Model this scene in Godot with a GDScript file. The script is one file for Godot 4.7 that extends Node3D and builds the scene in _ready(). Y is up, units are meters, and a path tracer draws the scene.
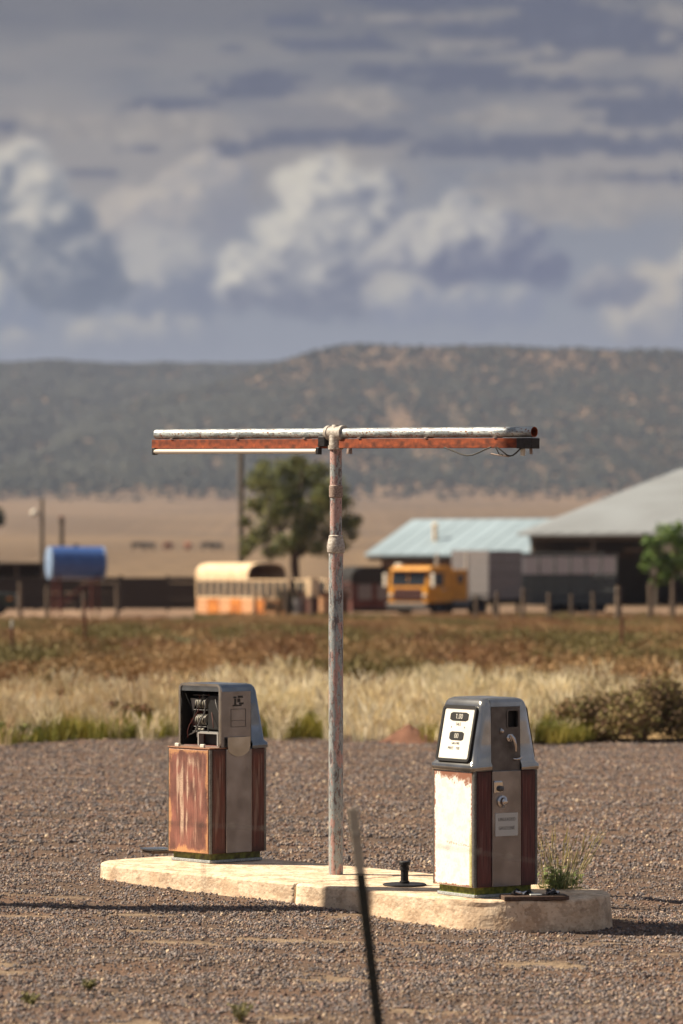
extends Node3D
# A disused roadside fuel island: two old pumps and a pipe lamp stand on a concrete kerb,
# gravel lot, grass field, ranch buildings and a wooded mesa behind.

const F := 3840.0        # focal length in pixels of the photograph
const EYE := 2.62        # eye height above the gravel
const HORIZON := 560.0
const CX := 341.5

var rng := RandomNumberGenerator.new()
var nz := FastNoiseLite.new()
var nz2 := FastNoiseLite.new()
var used := {}
var M := {}

# ------------------------------------------------------------------ pixel helpers (direction only; depth comes from the ground)
func px_x(px: float, d: float) -> float:
	return (px - CX) / F * d

func py_h(py: float, d: float) -> float:
	return EYE + (HORIZON - py) / F * d

func pt(px: float, py: float, d: float) -> Vector3:
	return Vector3(px_x(px, d), py_h(py, d), -d)

func sstep(a: float, b: float, x: float) -> float:
	var t := clampf((x - a) / (b - a), 0.0, 1.0)
	return t * t * (3.0 - 2.0 * t)

func S(r: float, g: float, b: float) -> Color:
	return Color(r / 255.0, g / 255.0, b / 255.0)

func SL(r: float, g: float, b: float) -> Color:
	return S(r, g, b).srgb_to_linear()

# ------------------------------------------------------------------ nodes
func numbered(called: String) -> String:
	if not used.has(called):
		used[called] = 0
		return called
	used[called] += 1
	return "%s_%03d" % [called, used[called]]

func tag(o: Node, label: String, category: String, group := "") -> Node:
	o.set_meta("label", label)
	o.set_meta("category", category)
	if group != "":
		o.set_meta("group", group)
	return o

func thing(called: String, label: String, category: String, at: Vector3, turn := 0.0, group := "") -> Node3D:
	var o := Node3D.new()
	o.name = numbered(called)
	add_child(o)
	o.position = at
	o.rotation.y = deg_to_rad(turn)
	tag(o, label, category, group)
	return o

func put(called: String, mesh: Mesh, material: Material, parent: Node = null) -> MeshInstance3D:
	var o := MeshInstance3D.new()
	o.mesh = mesh
	o.material_override = material
	if parent == null:
		o.name = numbered(called)
		add_child(o)
	else:
		o.name = called
		parent.add_child(o, true)
	return o

func structure(o: Node) -> Node:
	o.set_meta("kind", "structure")
	return o

func stuff(o: Node) -> Node:
	o.set_meta("kind", "stuff")
	return o

# ------------------------------------------------------------------ mesh helpers
func begin() -> SurfaceTool:
	var st := SurfaceTool.new()
	st.begin(Mesh.PRIMITIVE_TRIANGLES)
	st.set_smooth_group(-1)
	st.set_uv(Vector2.ZERO)
	return st

func done(st: SurfaceTool) -> ArrayMesh:
	st.generate_normals()
	return st.commit()

func quad(st: SurfaceTool, a: Vector3, b: Vector3, c: Vector3, d: Vector3, ua := Vector2(0, 1), ub := Vector2(1, 1), uc := Vector2(1, 0), ud := Vector2(0, 0)) -> void:
	# a b c d counter-clockwise seen from outside
	for k in [[a, ua], [c, uc], [b, ub], [a, ua], [d, ud], [c, uc]]:
		st.set_uv(k[1])
		st.add_vertex(k[0])

func tri(st: SurfaceTool, a: Vector3, b: Vector3, c: Vector3) -> void:
	st.add_vertex(a)
	st.add_vertex(c)
	st.add_vertex(b)

# bevelled box; uv of the +Z and -Z faces and +X faces runs 0..1 over the face
func bbox(st: SurfaceTool, lo: Vector3, hi: Vector3, bev := 0.004, xf := Transform3D()) -> void:
	var b: float = minf(bev, 0.45 * minf(hi.x - lo.x, minf(hi.y - lo.y, hi.z - lo.z)))
	var c := (lo + hi) * 0.5
	var h := (hi - lo) * 0.5
	var faces := [[Vector3.RIGHT, Vector3.BACK * -1.0, Vector3.UP], [Vector3.LEFT, Vector3.BACK, Vector3.UP], [Vector3.UP, Vector3.RIGHT, Vector3.FORWARD], [Vector3.DOWN, Vector3.RIGHT, Vector3.BACK], [Vector3.BACK, Vector3.RIGHT, Vector3.UP], [Vector3.FORWARD, Vector3.LEFT, Vector3.UP]]
	for f in faces:
		var n: Vector3 = f[0]
		var u: Vector3 = f[1]
		var v: Vector3 = f[2]
		var au := Vector3(absf(u.x), absf(u.y), absf(u.z)).dot(h) - b
		var av := Vector3(absf(v.x), absf(v.y), absf(v.z)).dot(h) - b
		var an := Vector3(absf(n.x), absf(n.y), absf(n.z)).dot(h)
		var o := c + n * an
		quad(st, xf * (o - u * au - v * av), xf * (o + u * au - v * av), xf * (o + u * au + v * av), xf * (o - u * au + v * av))
	# edges and corners
	for ax in 3:
		var a1 := (ax + 1) % 3
		var a2 := (ax + 2) % 3
		for s1 in [-1.0, 1.0]:
			for s2 in [-1.0, 1.0]:
				var p := [Vector3.ZERO, Vector3.ZERO, Vector3.ZERO, Vector3.ZERO]
				for k in 4:
					var w := Vector3.ZERO
					w[ax] = (-1.0 if k in [0, 3] else 1.0) * (h[ax] - b)
					w[a1] = s1 * (h[a1] if k < 2 else h[a1] - b)
					w[a2] = s2 * (h[a2] - b if k < 2 else h[a2])
					p[k] = c + w
				var nn: Vector3 = (p[1] - p[0]).cross(p[3] - p[0])
				var out := Vector3.ZERO
				out[a1] = s1
				out[a2] = s2
				if nn.dot(out) > 0:
					quad(st, xf * p[0], xf * p[1], xf * p[2], xf * p[3])
				else:
					quad(st, xf * p[3], xf * p[2], xf * p[1], xf * p[0])
	for sx in [-1.0, 1.0]:
		for sy in [-1.0, 1.0]:
			for sz in [-1.0, 1.0]:
				var s := Vector3(sx, sy, sz)
				var q0 := c + s * Vector3(h.x, h.y - b, h.z - b)
				var q1 := c + s * Vector3(h.x - b, h.y, h.z - b)
				var q2 := c + s * Vector3(h.x - b, h.y - b, h.z)
				st.set_uv(Vector2.ZERO)
				if (q1 - q0).cross(q2 - q0).dot(s) > 0:
					tri(st, xf * q0, xf * q1, xf * q2)
				else:
					tri(st, xf * q0, xf * q2, xf * q1)

func box_mesh(lo: Vector3, hi: Vector3, bev := 0.004) -> ArrayMesh:
	var st := begin()
	bbox(st, lo, hi, bev)
	return done(st)

func size_box(size: Vector3, at := Vector3.ZERO, bev := 0.004) -> ArrayMesh:
	return box_mesh(at - size * 0.5, at + size * 0.5, bev)

# revolved profile round Y: points Vector2(radius, y), from bottom to top
func lathe(st: SurfaceTool, prof: Array, n := 24, xf := Transform3D()) -> void:
	var vlen := 0.0
	var vs := [0.0]
	for k in range(1, prof.size()):
		vlen += (prof[k] as Vector2).distance_to(prof[k - 1])
		vs.append(vlen)
	for k in prof.size() - 1:
		st.set_smooth_group(k + 1)
		for i in n:
			var a0 := TAU * i / n
			var a1 := TAU * (i + 1) / n
			var p: Vector2 = prof[k]
			var q: Vector2 = prof[k + 1]
			var A := Vector3(cos(a0) * p.x, p.y, sin(a0) * p.x)
			var B := Vector3(cos(a1) * p.x, p.y, sin(a1) * p.x)
			var C := Vector3(cos(a1) * q.x, q.y, sin(a1) * q.x)
			var D := Vector3(cos(a0) * q.x, q.y, sin(a0) * q.x)
			var u0 := float(i) / n
			var u1 := float(i + 1) / n
			var v0: float = 1.0 - vs[k] / vlen
			var v1: float = 1.0 - vs[k + 1] / vlen
			quad(st, xf * B, xf * A, xf * D, xf * C, Vector2(u1, v0), Vector2(u0, v0), Vector2(u0, v1), Vector2(u1, v1))
	st.set_smooth_group(-1)

func lathe_mesh(prof: Array, n := 24, xf := Transform3D()) -> ArrayMesh:
	var st := begin()
	lathe(st, prof, n, xf)
	return done(st)

func cyl(st: SurfaceTool, a: Vector3, b: Vector3, r0: float, r1: float, n := 12, caps := true) -> void:
	var ax := b - a
	var y := ax.normalized()
	var x := y.cross(Vector3.RIGHT if absf(y.x) < 0.9 else Vector3.BACK).normalized()
	var xf := Transform3D(Basis(x, y, x.cross(y)), a)
	var L := ax.length()
	var prof := [Vector2(r0, 0), Vector2(r1, L)]
	if caps:
		prof = [Vector2(0.0001, 0), Vector2(r0, 0), Vector2(r1, L), Vector2(0.0001, L)]
	lathe(st, prof, n, xf)

func cyl_mesh(a: Vector3, b: Vector3, r0: float, r1: float, n := 12, caps := true) -> ArrayMesh:
	var st := begin()
	cyl(st, a, b, r0, r1, n, caps)
	return done(st)

# tube along a path with a radius at every point
func tube(st: SurfaceTool, path: Array, radii: Array, n := 8) -> void:
	var rings := []
	var up := Vector3(0.13, 0.31, 0.94).normalized()
	for k in path.size():
		var t: Vector3 = (path[mini(k + 1, path.size() - 1)] - path[maxi(k - 1, 0)])
		t = t.normalized()
		var x := t.cross(up).normalized()
		var z := x.cross(t)
		var ring := []
		for i in n:
			var a := TAU * i / n
			ring.append(path[k] + (x * cos(a) + z * sin(a)) * radii[k])
		rings.append(ring)
	st.set_smooth_group(1)
	for k in path.size() - 1:
		for i in n:
			var j := (i + 1) % n
			quad(st, rings[k][j], rings[k][i], rings[k + 1][i], rings[k + 1][j])
	st.set_smooth_group(-1)
	for i in range(1, n - 1):
		tri(st, rings[0][0], rings[0][i + 1], rings[0][i])
		tri(st, rings[-1][0], rings[-1][i], rings[-1][i + 1])

func tube_mesh(path: Array, radii: Array, n := 8) -> ArrayMesh:
	var st := begin()
	tube(st, path, radii, n)
	return done(st)

# extrude a counter-clockwise polygon (x, y) along z
func prism(st: SurfaceTool, poly: PackedVector2Array, z0: float, z1: float, xf := Transform3D()) -> void:
	var n := poly.size()
	if Geometry2D.is_polygon_clockwise(poly):
		poly.reverse()
	for i in n:
		var j := (i + 1) % n
		var a := poly[i]
		var b := poly[j]
		quad(st, xf * Vector3(a.x, a.y, z1), xf * Vector3(a.x, a.y, z0), xf * Vector3(b.x, b.y, z0), xf * Vector3(b.x, b.y, z1))
	var t := Geometry2D.triangulate_polygon(poly)
	for k in range(0, t.size(), 3):
		var a := poly[t[k]]
		var b := poly[t[k + 1]]
		var c := poly[t[k + 2]]
		if (b - a).cross(c - a) < 0:
			var s := b
			b = c
			c = s
		st.set_uv(Vector2.ZERO)
		tri(st, xf * Vector3(a.x, a.y, z1), xf * Vector3(b.x, b.y, z1), xf * Vector3(c.x, c.y, z1))
		tri(st, xf * Vector3(a.x, a.y, z0), xf * Vector3(c.x, c.y, z0), xf * Vector3(b.x, b.y, z0))

func round_rect(w: float, h: float, r: float, n := 5) -> PackedVector2Array:
	var out := PackedVector2Array()
	for k in 4:
		var c := Vector2((w / 2 - r) * (1 if k in [0, 3] else -1), (h / 2 - r) * (1 if k < 2 else -1))
		for i in n + 1:
			var a := PI / 2 * (k + float(i) / n)
			out.append(c + Vector2(cos(a), sin(a)) * r)
	return out

func plate(w: float, h: float, r: float, t: float) -> ArrayMesh:
	var st := begin()
	prism(st, round_rect(w, h, r), -t / 2, t / 2)
	return done(st)

func ring_plate(w: float, h: float, r: float, edge: float, t: float) -> ArrayMesh:
	var st := begin()
	var o := round_rect(w, h, r)
	var i := round_rect(w - 2 * edge, h - 2 * edge, maxf(r - edge, 0.004))
	var n := o.size()
	for k in n:
		var j := (k + 1) % n
		var z := t / 2
		quad(st, Vector3(o[k].x, o[k].y, z), Vector3(o[j].x, o[j].y, z), Vector3(i[j].x, i[j].y, z), Vector3(i[k].x, i[k].y, z))
		quad(st, Vector3(o[j].x, o[j].y, -z), Vector3(o[k].x, o[k].y, -z), Vector3(i[k].x, i[k].y, -z), Vector3(i[j].x, i[j].y, -z))
		quad(st, Vector3(o[k].x, o[k].y, -z), Vector3(o[j].x, o[j].y, -z), Vector3(o[j].x, o[j].y, z), Vector3(o[k].x, o[k].y, z))
		quad(st, Vector3(i[j].x, i[j].y, -z), Vector3(i[k].x, i[k].y, -z), Vector3(i[k].x, i[k].y, z), Vector3(i[j].x, i[j].y, z))
	return done(st)

func text_mesh(s: String, height: float, depth := 0.0015, bold := false) -> TextMesh:
	var f := SystemFont.new()
	f.font_names = PackedStringArray(["Droid Sans"])
	if bold:
		f.font_weight = 700
	var t := TextMesh.new()
	t.font = f
	t.text = s
	t.font_size = 32
	t.pixel_size = height / 24.0
	t.depth = depth
	t.curve_step = 2.0
	return t

# surface nets of tapered capsules joined with a smooth minimum: bones [a, b, ra, rb]
func capsule_body(bones: Array, cell: float, blend: float) -> ArrayMesh:
	var lo := Vector3.ONE * 1e9
	var hi := Vector3.ONE * -1e9
	for b in bones:
		var r := maxf(b[2], b[3]) + 2 * cell
		for p in [b[0], b[1]]:
			lo = lo.min(p - Vector3.ONE * r)
			hi = hi.max(p + Vector3.ONE * r)
	var n := Vector3i(((hi - lo) / cell).ceil()) + Vector3i.ONE
	var val := PackedFloat32Array()
	val.resize(n.x * n.y * n.z)
	for z in n.z:
		for y in n.y:
			for x in n.x:
				var p := lo + Vector3(x, y, z) * cell
				var e := 0.0
				for b in bones:
					var ab: Vector3 = b[1] - b[0]
					var t: float = clampf((p - b[0]).dot(ab) / ab.length_squared(), 0.0, 1.0)
					var dist: float = p.distance_to(b[0] + ab * t) - lerpf(b[2], b[3], t)
					e += exp(-dist / blend)
				val[x + n.x * (y + n.y * z)] = -log(e + 1e-30) * blend
	var at := {}
	var verts := PackedVector3Array()
	for z in n.z - 1:
		for y in n.y - 1:
			for x in n.x - 1:
				var sum := Vector3.ZERO
				var cnt := 0
				for e in [[0, 0, 0, 1, 0, 0], [0, 1, 0, 1, 1, 0], [0, 0, 1, 1, 0, 1], [0, 1, 1, 1, 1, 1], [0, 0, 0, 0, 1, 0], [1, 0, 0, 1, 1, 0], [0, 0, 1, 0, 1, 1], [1, 0, 1, 1, 1, 1], [0, 0, 0, 0, 0, 1], [1, 0, 0, 1, 0, 1], [0, 1, 0, 0, 1, 1], [1, 1, 0, 1, 1, 1]]:
					var va := val[x + e[0] + n.x * (y + e[1] + n.y * (z + e[2]))]
					var vb := val[x + e[3] + n.x * (y + e[4] + n.y * (z + e[5]))]
					if (va < 0) != (vb < 0):
						sum += Vector3(x + e[0], y + e[1], z + e[2]).lerp(Vector3(x + e[3], y + e[4], z + e[5]), va / (va - vb))
						cnt += 1
				if cnt:
					at[x + n.x * (y + n.y * z)] = verts.size()
					verts.append(lo + sum / cnt * cell)
	var st := begin()
	st.set_smooth_group(0)
	var step := [1, n.x, n.x * n.y]
	for z in range(1, n.z - 1):
		for y in range(1, n.y - 1):
			for x in range(1, n.x - 1):
				var i := x + n.x * (y + n.y * z)
				for ax in 3:
					if (val[i] < 0) == (val[i + step[ax]] < 0):
						continue
					var u: int = step[(ax + 1) % 3]
					var w: int = step[(ax + 2) % 3]
					var q := [verts[at[i - u - w]], verts[at[i - w]], verts[at[i]], verts[at[i - u]]]
					if val[i] < 0:
						quad(st, q[0], q[1], q[2], q[3])
					else:
						quad(st, q[3], q[2], q[1], q[0])
	return done(st)

# ------------------------------------------------------------------ materials
func mat(c: Color, rough := 0.8, metal := 0.0, called := "") -> StandardMaterial3D:
	var m := StandardMaterial3D.new()
	m.albedo_color = c
	m.roughness = rough
	m.metallic = metal
	m.resource_name = called
	m.cull_mode = BaseMaterial3D.CULL_DISABLED
	return m

func noise_image(w: int, h: int, freq: float, sd: int, oct := 4) -> Image:
	var f := FastNoiseLite.new()
	f.noise_type = FastNoiseLite.TYPE_SIMPLEX_SMOOTH
	f.frequency = freq
	f.seed = sd
	f.fractal_octaves = oct
	return f.get_seamless_image(w, h, false, false, 0.15, true)

func tex(im: Image) -> ImageTexture:
	return ImageTexture.create_from_image(im)

# mottled tint map: values round white, multiplied on the albedo colour
func mottle(w: int, h: int, freq: float, sd: int, lo: Color, hi: Color, sx := 1.0, oct := 5) -> ImageTexture:
	var im := noise_image(int(w * sx), h, freq, sd, oct)
	if sx != 1.0:
		im.resize(w, h, Image.INTERPOLATE_CUBIC)
	im.convert(Image.FORMAT_RGB8)
	for y in h:
		for x in w:
			im.set_pixel(x, y, lo.lerp(hi, im.get_pixel(x, y).r))
	return tex(im)

func tri_mat(c: Color, t: Texture2D, scale: float, rough := 0.9, metal := 0.0, bump: Texture2D = null, bump_cm := 0.0) -> StandardMaterial3D:
	var m := mat(c, rough, metal)
	m.albedo_texture = t
	m.uv1_triplanar = true
	m.uv1_scale = Vector3.ONE * scale
	if bump:
		m.heightmap_enabled = true
		m.heightmap_texture = bump
		m.heightmap_scale = bump_cm
	return m

# painted, weathered sheet: base paint, peeled patches (vertical streaks) and worn edges
func panel_image(w: int, h: int, sd: int, base: Color, peel: Color, rust: Color, peel_at: float, rust_edge: float, streak := 5.0) -> ImageTexture:
	var a := FastNoiseLite.new()
	a.seed = sd
	a.frequency = 1.0
	a.fractal_octaves = 5
	var im := Image.create(w, h, false, Image.FORMAT_RGB8)
	for y in h:
		for x in w:
			var u := float(x) / w
			var v := float(y) / h
			var s := a.get_noise_2d(u * 3.0 * streak, v * 3.0)
			var g := a.get_noise_2d(u * 6.0 + 50.0, v * 9.0)
			var fine := a.get_noise_2d(u * 60.0 + 9.0, v * 90.0)
			var c := base.lerp(base * 0.8, clampf(0.5 + g, 0.0, 1.0))
			c = c * (1.0 + 0.12 * fine)
			var inner := minf(minf(u, 1 - u) * 1.0, minf(v, 1 - v) * 1.6)
			var p := sstep(peel_at, peel_at + 0.1, s + 0.35 * g + 0.18 * fine + minf(inner, 0.2))
			c = c.lerp(peel, 0.8 * p)
			var e := sstep(rust_edge, rust_edge * 0.3, inner + 0.09 * g + 0.05 * fine)
			c = c.lerp(rust, 0.85 * e)
			c.a = 1.0
			im.set_pixel(x, y, c.clamp())
	return tex(im)

func _ready() -> void:
	rng.seed = 20240
	nz.noise_type = FastNoiseLite.TYPE_SIMPLEX_SMOOTH
	nz.frequency = 1.0
	nz.fractal_octaves = 4
	nz.seed = 5
	nz2.noise_type = FastNoiseLite.TYPE_SIMPLEX_SMOOTH
	nz2.frequency = 1.0
	nz2.fractal_octaves = 5
	nz2.seed = 21
	# camera: long lens from the raised road, looking a little up; focus on the pumps
	var cam := Camera3D.new()
	cam.name = "camera"
	var lens := CameraAttributesPhysical.new()
	lens.frustum_focal_length = 90.0
	lens.frustum_focus_distance = 29.2
	lens.frustum_near = 0.5
	lens.frustum_far = 12000.0
	lens.exposure_aperture = 1.35
	cam.attributes = lens
	add_child(cam)
	cam.position = Vector3(0, EYE, 0)
	cam.rotation_degrees = Vector3(rad_to_deg(atan(48.0 / F)), 0, 0)
	cam.far = 12000.0
	cam.current = true
	# sky
	var env := Environment.new()
	env.background_mode = Environment.BG_SKY
	env.sky = Sky.new()
	env.sky.sky_material = make_sky()
	env.background_energy_multiplier = 0.41
	env.tonemap_mode = Environment.TONE_MAPPER_LINEAR
	env.tonemap_exposure = 1.9
	env.sdfgi_enabled = true
	env.ssao_enabled = true
	env.ssil_enabled = true
	env.fog_enabled = true
	env.fog_light_color = S(158, 172, 204)
	env.fog_density = 0.00007
	var we := WorldEnvironment.new()
	we.name = "environment"
	we.environment = env
	add_child(we)
	# sun: left, a little beyond the island, 45 degrees up
	var sun := DirectionalLight3D.new()
	sun.name = "sun"
	sun.light_color = Color(1.0, 0.93, 0.82)
	sun.light_energy = 1.6
	sun.light_angular_distance = 0.53
	sun.shadow_enabled = true
	add_child(sun)
	sun.look_at_from_position(Vector3(-0.70, 0.707, -0.11) * 50.0, Vector3.ZERO)
	make_materials()
	build_ground()
	build_mesa()
	build_island()
	build_pump_closed()
	build_pump_open()
	build_lamp_stand()
	build_small_things()
	build_vegetation()
	build_ranch()

# ------------------------------------------------------------------ sky: computed panorama of broken cumulus under thin layered cloud
const SW := 4096
const SH := 2048
const BAND_TOP := 860      # first row of the finely computed band near the horizon
var sky_im: Image
var band := PackedColorArray()

func sky_base(px: float, py: float) -> Color:
	# thin high layers: pale warm veil, blue-grey bands stretched along the horizon
	var t := sstep(350.0, -60.0, py)
	var c := S(149, 155, 169).lerp(S(126, 127, 136), t)
	var veil := nz.get_noise_2d(px * 0.0016 + 31.0, py * 0.0042)
	c = c.lerp(S(172, 164, 158), 0.75 * sstep(-0.15, 0.4, veil) * sstep(360.0, 260.0, py))
	var b := nz2.get_noise_2d(px * 0.0021 - py * 0.0006, py * 0.0125 + px * 0.0006)
	var b2 := nz.get_noise_2d(px * 0.0075 + 90.0, py * 0.034)
	c = c.lerp(S(112, 116, 134), 0.4 * sstep(0.0, 0.38, b + 0.4 * b2) * sstep(230.0, 130.0, py))
	c = c.lerp(S(172, 165, 159), 0.35 * sstep(0.1, 0.45, -b + 0.4 * b2) * sstep(300.0, 180.0, py))
	return c

func band_at(i: int, j: int) -> Vector2:
	# texel (counted from straight ahead, both ways) -> picture-like coordinates, 67 units a degree
	return Vector2(341.5 + (i + 0.5) / SW * 360.0 * 67.02, 560.0 - (90.0 - (j + 0.5) / SH * 180.0) * 67.02)

func dab(c: Vector2, r: Vector2, dark: Color, light: Color, base_y: float, strength := 1.0, flat := false, hc := Vector2.ZERO, hr := Vector2.ONE) -> void:
	var k := 67.02 * 360.0 / SW
	var i0 := int(floor((c.x - 341.5 - r.x * 1.7) / k))
	var i1 := int(ceil((c.x - 341.5 + r.x * 1.7) / k))
	var j0 := int(floor((c.y - 560.0 - r.y * 1.7) / k)) + SH / 2
	var j1 := int(ceil((c.y - 560.0 + r.y * 1.7) / k)) + SH / 2
	for j in range(maxi(j0, BAND_TOP), mini(j1, SH / 2 - 1) + 1):
		for i in range(i0, i1 + 1):
			var p := band_at(i, j)
			var q := (p - c) / r
			var n := nz.get_noise_2d(p.x * 0.018, p.y * 0.022)
			var m := nz2.get_noise_2d(p.x * 0.034 + 77.0, p.y * 0.04)
			var a := sstep(1.04, 0.68, q.length() + 0.26 * n + 0.2 * m)
			if flat:
				var w1 := nz.get_noise_2d(p.x * 0.011 + 11.0, p.y * 0.05)
				var w2 := nz2.get_noise_2d(p.x * 0.03, p.y * 0.11 + 5.0)
				a = sstep(0.92, 0.66, q.length() + 0.6 * w1 + 0.4 * w2)
			else:
				a *= sstep(base_y + 10.0, base_y - 6.0, p.y + 14.0 * m)
			if a <= 0.0:
				continue
			var ix := posmod(i, SW) + (j - BAND_TOP) * SW
			var lit := 0.5
			if not flat:
				var g := Vector2(nz.get_noise_2d(p.x * 0.018 + 0.16, p.y * 0.022) - n, nz.get_noise_2d(p.x * 0.018, p.y * 0.022 + 0.16) - n) * 0.8
				var w := Vector2(-0.7, -0.71)
				lit = clampf(0.46 + 0.34 * (q + g).dot(w) + 0.42 * ((p - hc) / hr).dot(w) + 0.3 * m + 0.2 * n, 0.0, 1.0)
				lit *= 1.0 - 0.45 * sstep(base_y - 42.0, base_y, p.y)
				lit = sstep(0.08, 0.95, lit)
			else:
				lit = clampf(0.5 + m, 0.0, 1.0)
			band[ix] = band[ix].lerp(dark.lerp(light, lit), a * strength)

func heap(puffs: Array, base_y: float, dark: Color, light: Color, ox := 0.0, oy := 0.0, flip := 1.0, strength := 0.86) -> void:
	var lo := Vector2(1e9, 1e9)
	var hi := Vector2(-1e9, -1e9)
	for p in puffs:
		var c := Vector2(ox + flip * p[0], oy + p[1])
		lo = lo.min(c - Vector2.ONE * p[2])
		hi = hi.max(c + Vector2.ONE * p[2])
	hi.y = minf(hi.y, oy + base_y)
	for p in puffs:
		dab(Vector2(ox + flip * p[0], oy + p[1]), Vector2(p[2] * 1.12, p[2]), dark, light, oy + base_y, strength, false, (lo + hi) * 0.5, (hi - lo) * 0.5)

func make_sky() -> PanoramaSkyMaterial:
	var shade := S(112, 120, 144)
	var glow := S(232, 224, 208)
	var low := Image.create(512, 256, false, Image.FORMAT_RGB8)
	for j in 256:
		for i in 512:
			var p := Vector2(341.5 + ((i + 0.5) / 512.0 * 360.0 - 180.0) * 67.02, 560.0 - maxf(0.0, 90.0 - (j + 0.5) / 256.0 * 180.0) * 67.02)
			var e := clampf(90.0 - (j + 0.5) / 256.0 * 180.0, 0.0, 90.0)
			var az := deg_to_rad((i + 0.5) / 512.0 * 360.0)
			var dir := Vector3(cos(az) * cos(deg_to_rad(e)), sin(deg_to_rad(e)), sin(az) * cos(deg_to_rad(e)))
			var n := nz.get_noise_3d(dir.x * 2.4, dir.y * 5.0, dir.z * 2.4)
			var m := nz2.get_noise_3d(dir.x * 7.0, dir.y * 14.0, dir.z * 7.0)
			var c := S(122, 129, 147).lerp(S(178, 174, 170), sstep(-0.35, 0.45, n + 0.5 * m))
			low.set_pixel(i, j, c)
	low.resize(SW, SH, Image.INTERPOLATE_CUBIC)
	sky_im = low
	band.resize((SH / 2 - BAND_TOP) * SW)
	# a band is seamless because the base repeats by blending the last 20 degrees into the first
	for j in range(BAND_TOP, SH / 2):
		for i in range(-SW / 2, SW / 2):
			var p := band_at(i, j)
			var c := sky_base(p.x, p.y)
			var wrap := sstep(SW / 2 - 200, SW / 2, i)
			if wrap > 0.0:
				c = c.lerp(sky_base(p.x - 360.0 * 67.02, p.y), wrap)
			band[posmod(i, SW) + (j - BAND_TOP) * SW] = c
	# layered streaks, as they stand over the mesa
	var streak := S(88, 95, 121)
	for k in [[165, 106, 62, 9], [258, 88, 68, 15], [232, 52, 26, 5], [292, 24, 62, 9], [345, 47, 74, 9], [318, 139, 120, 13], [560, 36, 190, 26], [470, 5, 160, 14], [500, 84, 150, 10], [560, 148, 190, 14], [140, 149, 30, 4], [650, 112, 90, 20], [440, 72, 90, 8], [100, 175, 40, 5], [225, 150, 40, 7], [600, 180, 120, 8], [6, 130, 20, 6]]:
		dab(Vector2(k[0], k[1]), Vector2(k[2], k[3]), streak, S(106, 112, 136), 0.0, 0.92, true)
	for k in [[372, 101, 52, 17], [470, 47, 66, 6], [672, 20, 22, 13], [345, 152, 26, 9], [420, 20, 90, 5], [560, 200, 110, 34], [130, 130, 130, 22], [500, 118, 70, 9]]:
		dab(Vector2(k[0], k[1]), Vector2(k[2], k[3]), S(158, 152, 150), S(194, 184, 172), 0.0, 0.7, true)
	# cumulus over the mesa, far ones first
	heap([[205, 172, 26], [232, 176, 20], [180, 190, 24], [130, 225, 44], [160, 215, 40], [205, 215, 44]], 262.0, S(146, 148, 160), S(212, 199, 184), 0, 0, 1.0, 0.85)
	heap([[655, 292, 34], [690, 286, 40], [640, 322, 40], [690, 325, 44]], 352.0, S(146, 149, 162), S(214, 200, 180))
	heap([[90, 340, 26], [130, 336, 26], [165, 334, 28], [205, 336, 26], [20, 342, 20]], 358.0, S(144, 150, 166), S(208, 198, 182))
	heap([[150, 262, 40], [185, 270, 44], [215, 285, 36], [140, 292, 34], [175, 296, 40]], 312.0, S(122, 131, 154), S(200, 194, 186), 0, 0, 1.0, 0.85)
	heap([[12, 205, 44], [24, 166, 30], [44, 190, 30], [66, 224, 34], [40, 240, 52], [90, 262, 32], [18, 280, 44], [70, 288, 40], [-30, 230, 50], [-20, 180, 34], [104, 284, 30]], 314.0, S(100, 112, 135), S(236, 226, 208))
	heap([[10, 312, 26], [-10, 300, 30], [30, 322, 18]], 330.0, S(132, 142, 164), S(216, 208, 192))
	heap([[372, 196, 32], [388, 232, 40], [336, 190, 38], [304, 186, 32], [318, 216, 40], [286, 236, 36], [352, 250, 50], [300, 276, 50], [250, 272, 34], [240, 292, 28], [340, 292, 44]], 318.0, S(116, 123, 146), S(242, 232, 212))
	heap([[455, 212, 22], [440, 232, 30], [490, 238, 36], [426, 250, 40], [470, 258, 40], [520, 256, 36], [548, 272, 26], [395, 268, 36], [440, 280, 34]], 290.0, S(100, 108, 140), S(222, 214, 200))
	heap([[412, 306, 34], [470, 308, 30], [520, 306, 26], [390, 296, 28]], 326.0, S(136, 143, 166), S(212, 204, 190), 0, 0, 1.0, 0.8)
	heap([[600, 284, 22], [622, 292, 22], [588, 296, 18]], 309.0, S(118, 124, 148), S(176, 172, 172))
	# the same sky goes on all the way round
	var kinds := [
		[[0, 0, 44], [24, -40, 30], [44, -16, 30], [66, 18, 34], [40, 34, 52], [90, 56, 32], [-18, 74, 44], [70, 82, 40]],
		[[72, 0, 32], [88, 36, 40], [36, -6, 38], [4, -10, 32], [18, 20, 40], [-14, 40, 36], [52, 54, 50], [0, 80, 50], [-50, 76, 34]],
		[[0, 0, 22], [-15, 20, 30], [35, 26, 36], [-29, 38, 40], [15, 46, 40], [65, 44, 36], [93, 60, 26], [-60, 56, 36]],
		[[0, 90, 26], [40, 86, 26], [75, 84, 28], [115, 86, 26]],
	]
	var r := RandomNumberGenerator.new()
	r.seed = 11
	var x := 760.0
	while x < 341.5 + 67.02 * 360.0 - 460.0:
		var k: Array = kinds[r.randi() % 4]
		var oy := r.randf_range(150.0, 250.0)
		heap(k, 104.0, shade.lerp(S(150, 152, 162), r.randf()), glow, x, oy, 1.0 if r.randf() < 0.5 else -1.0)
		x += r.randf_range(70.0, 190.0)
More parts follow.
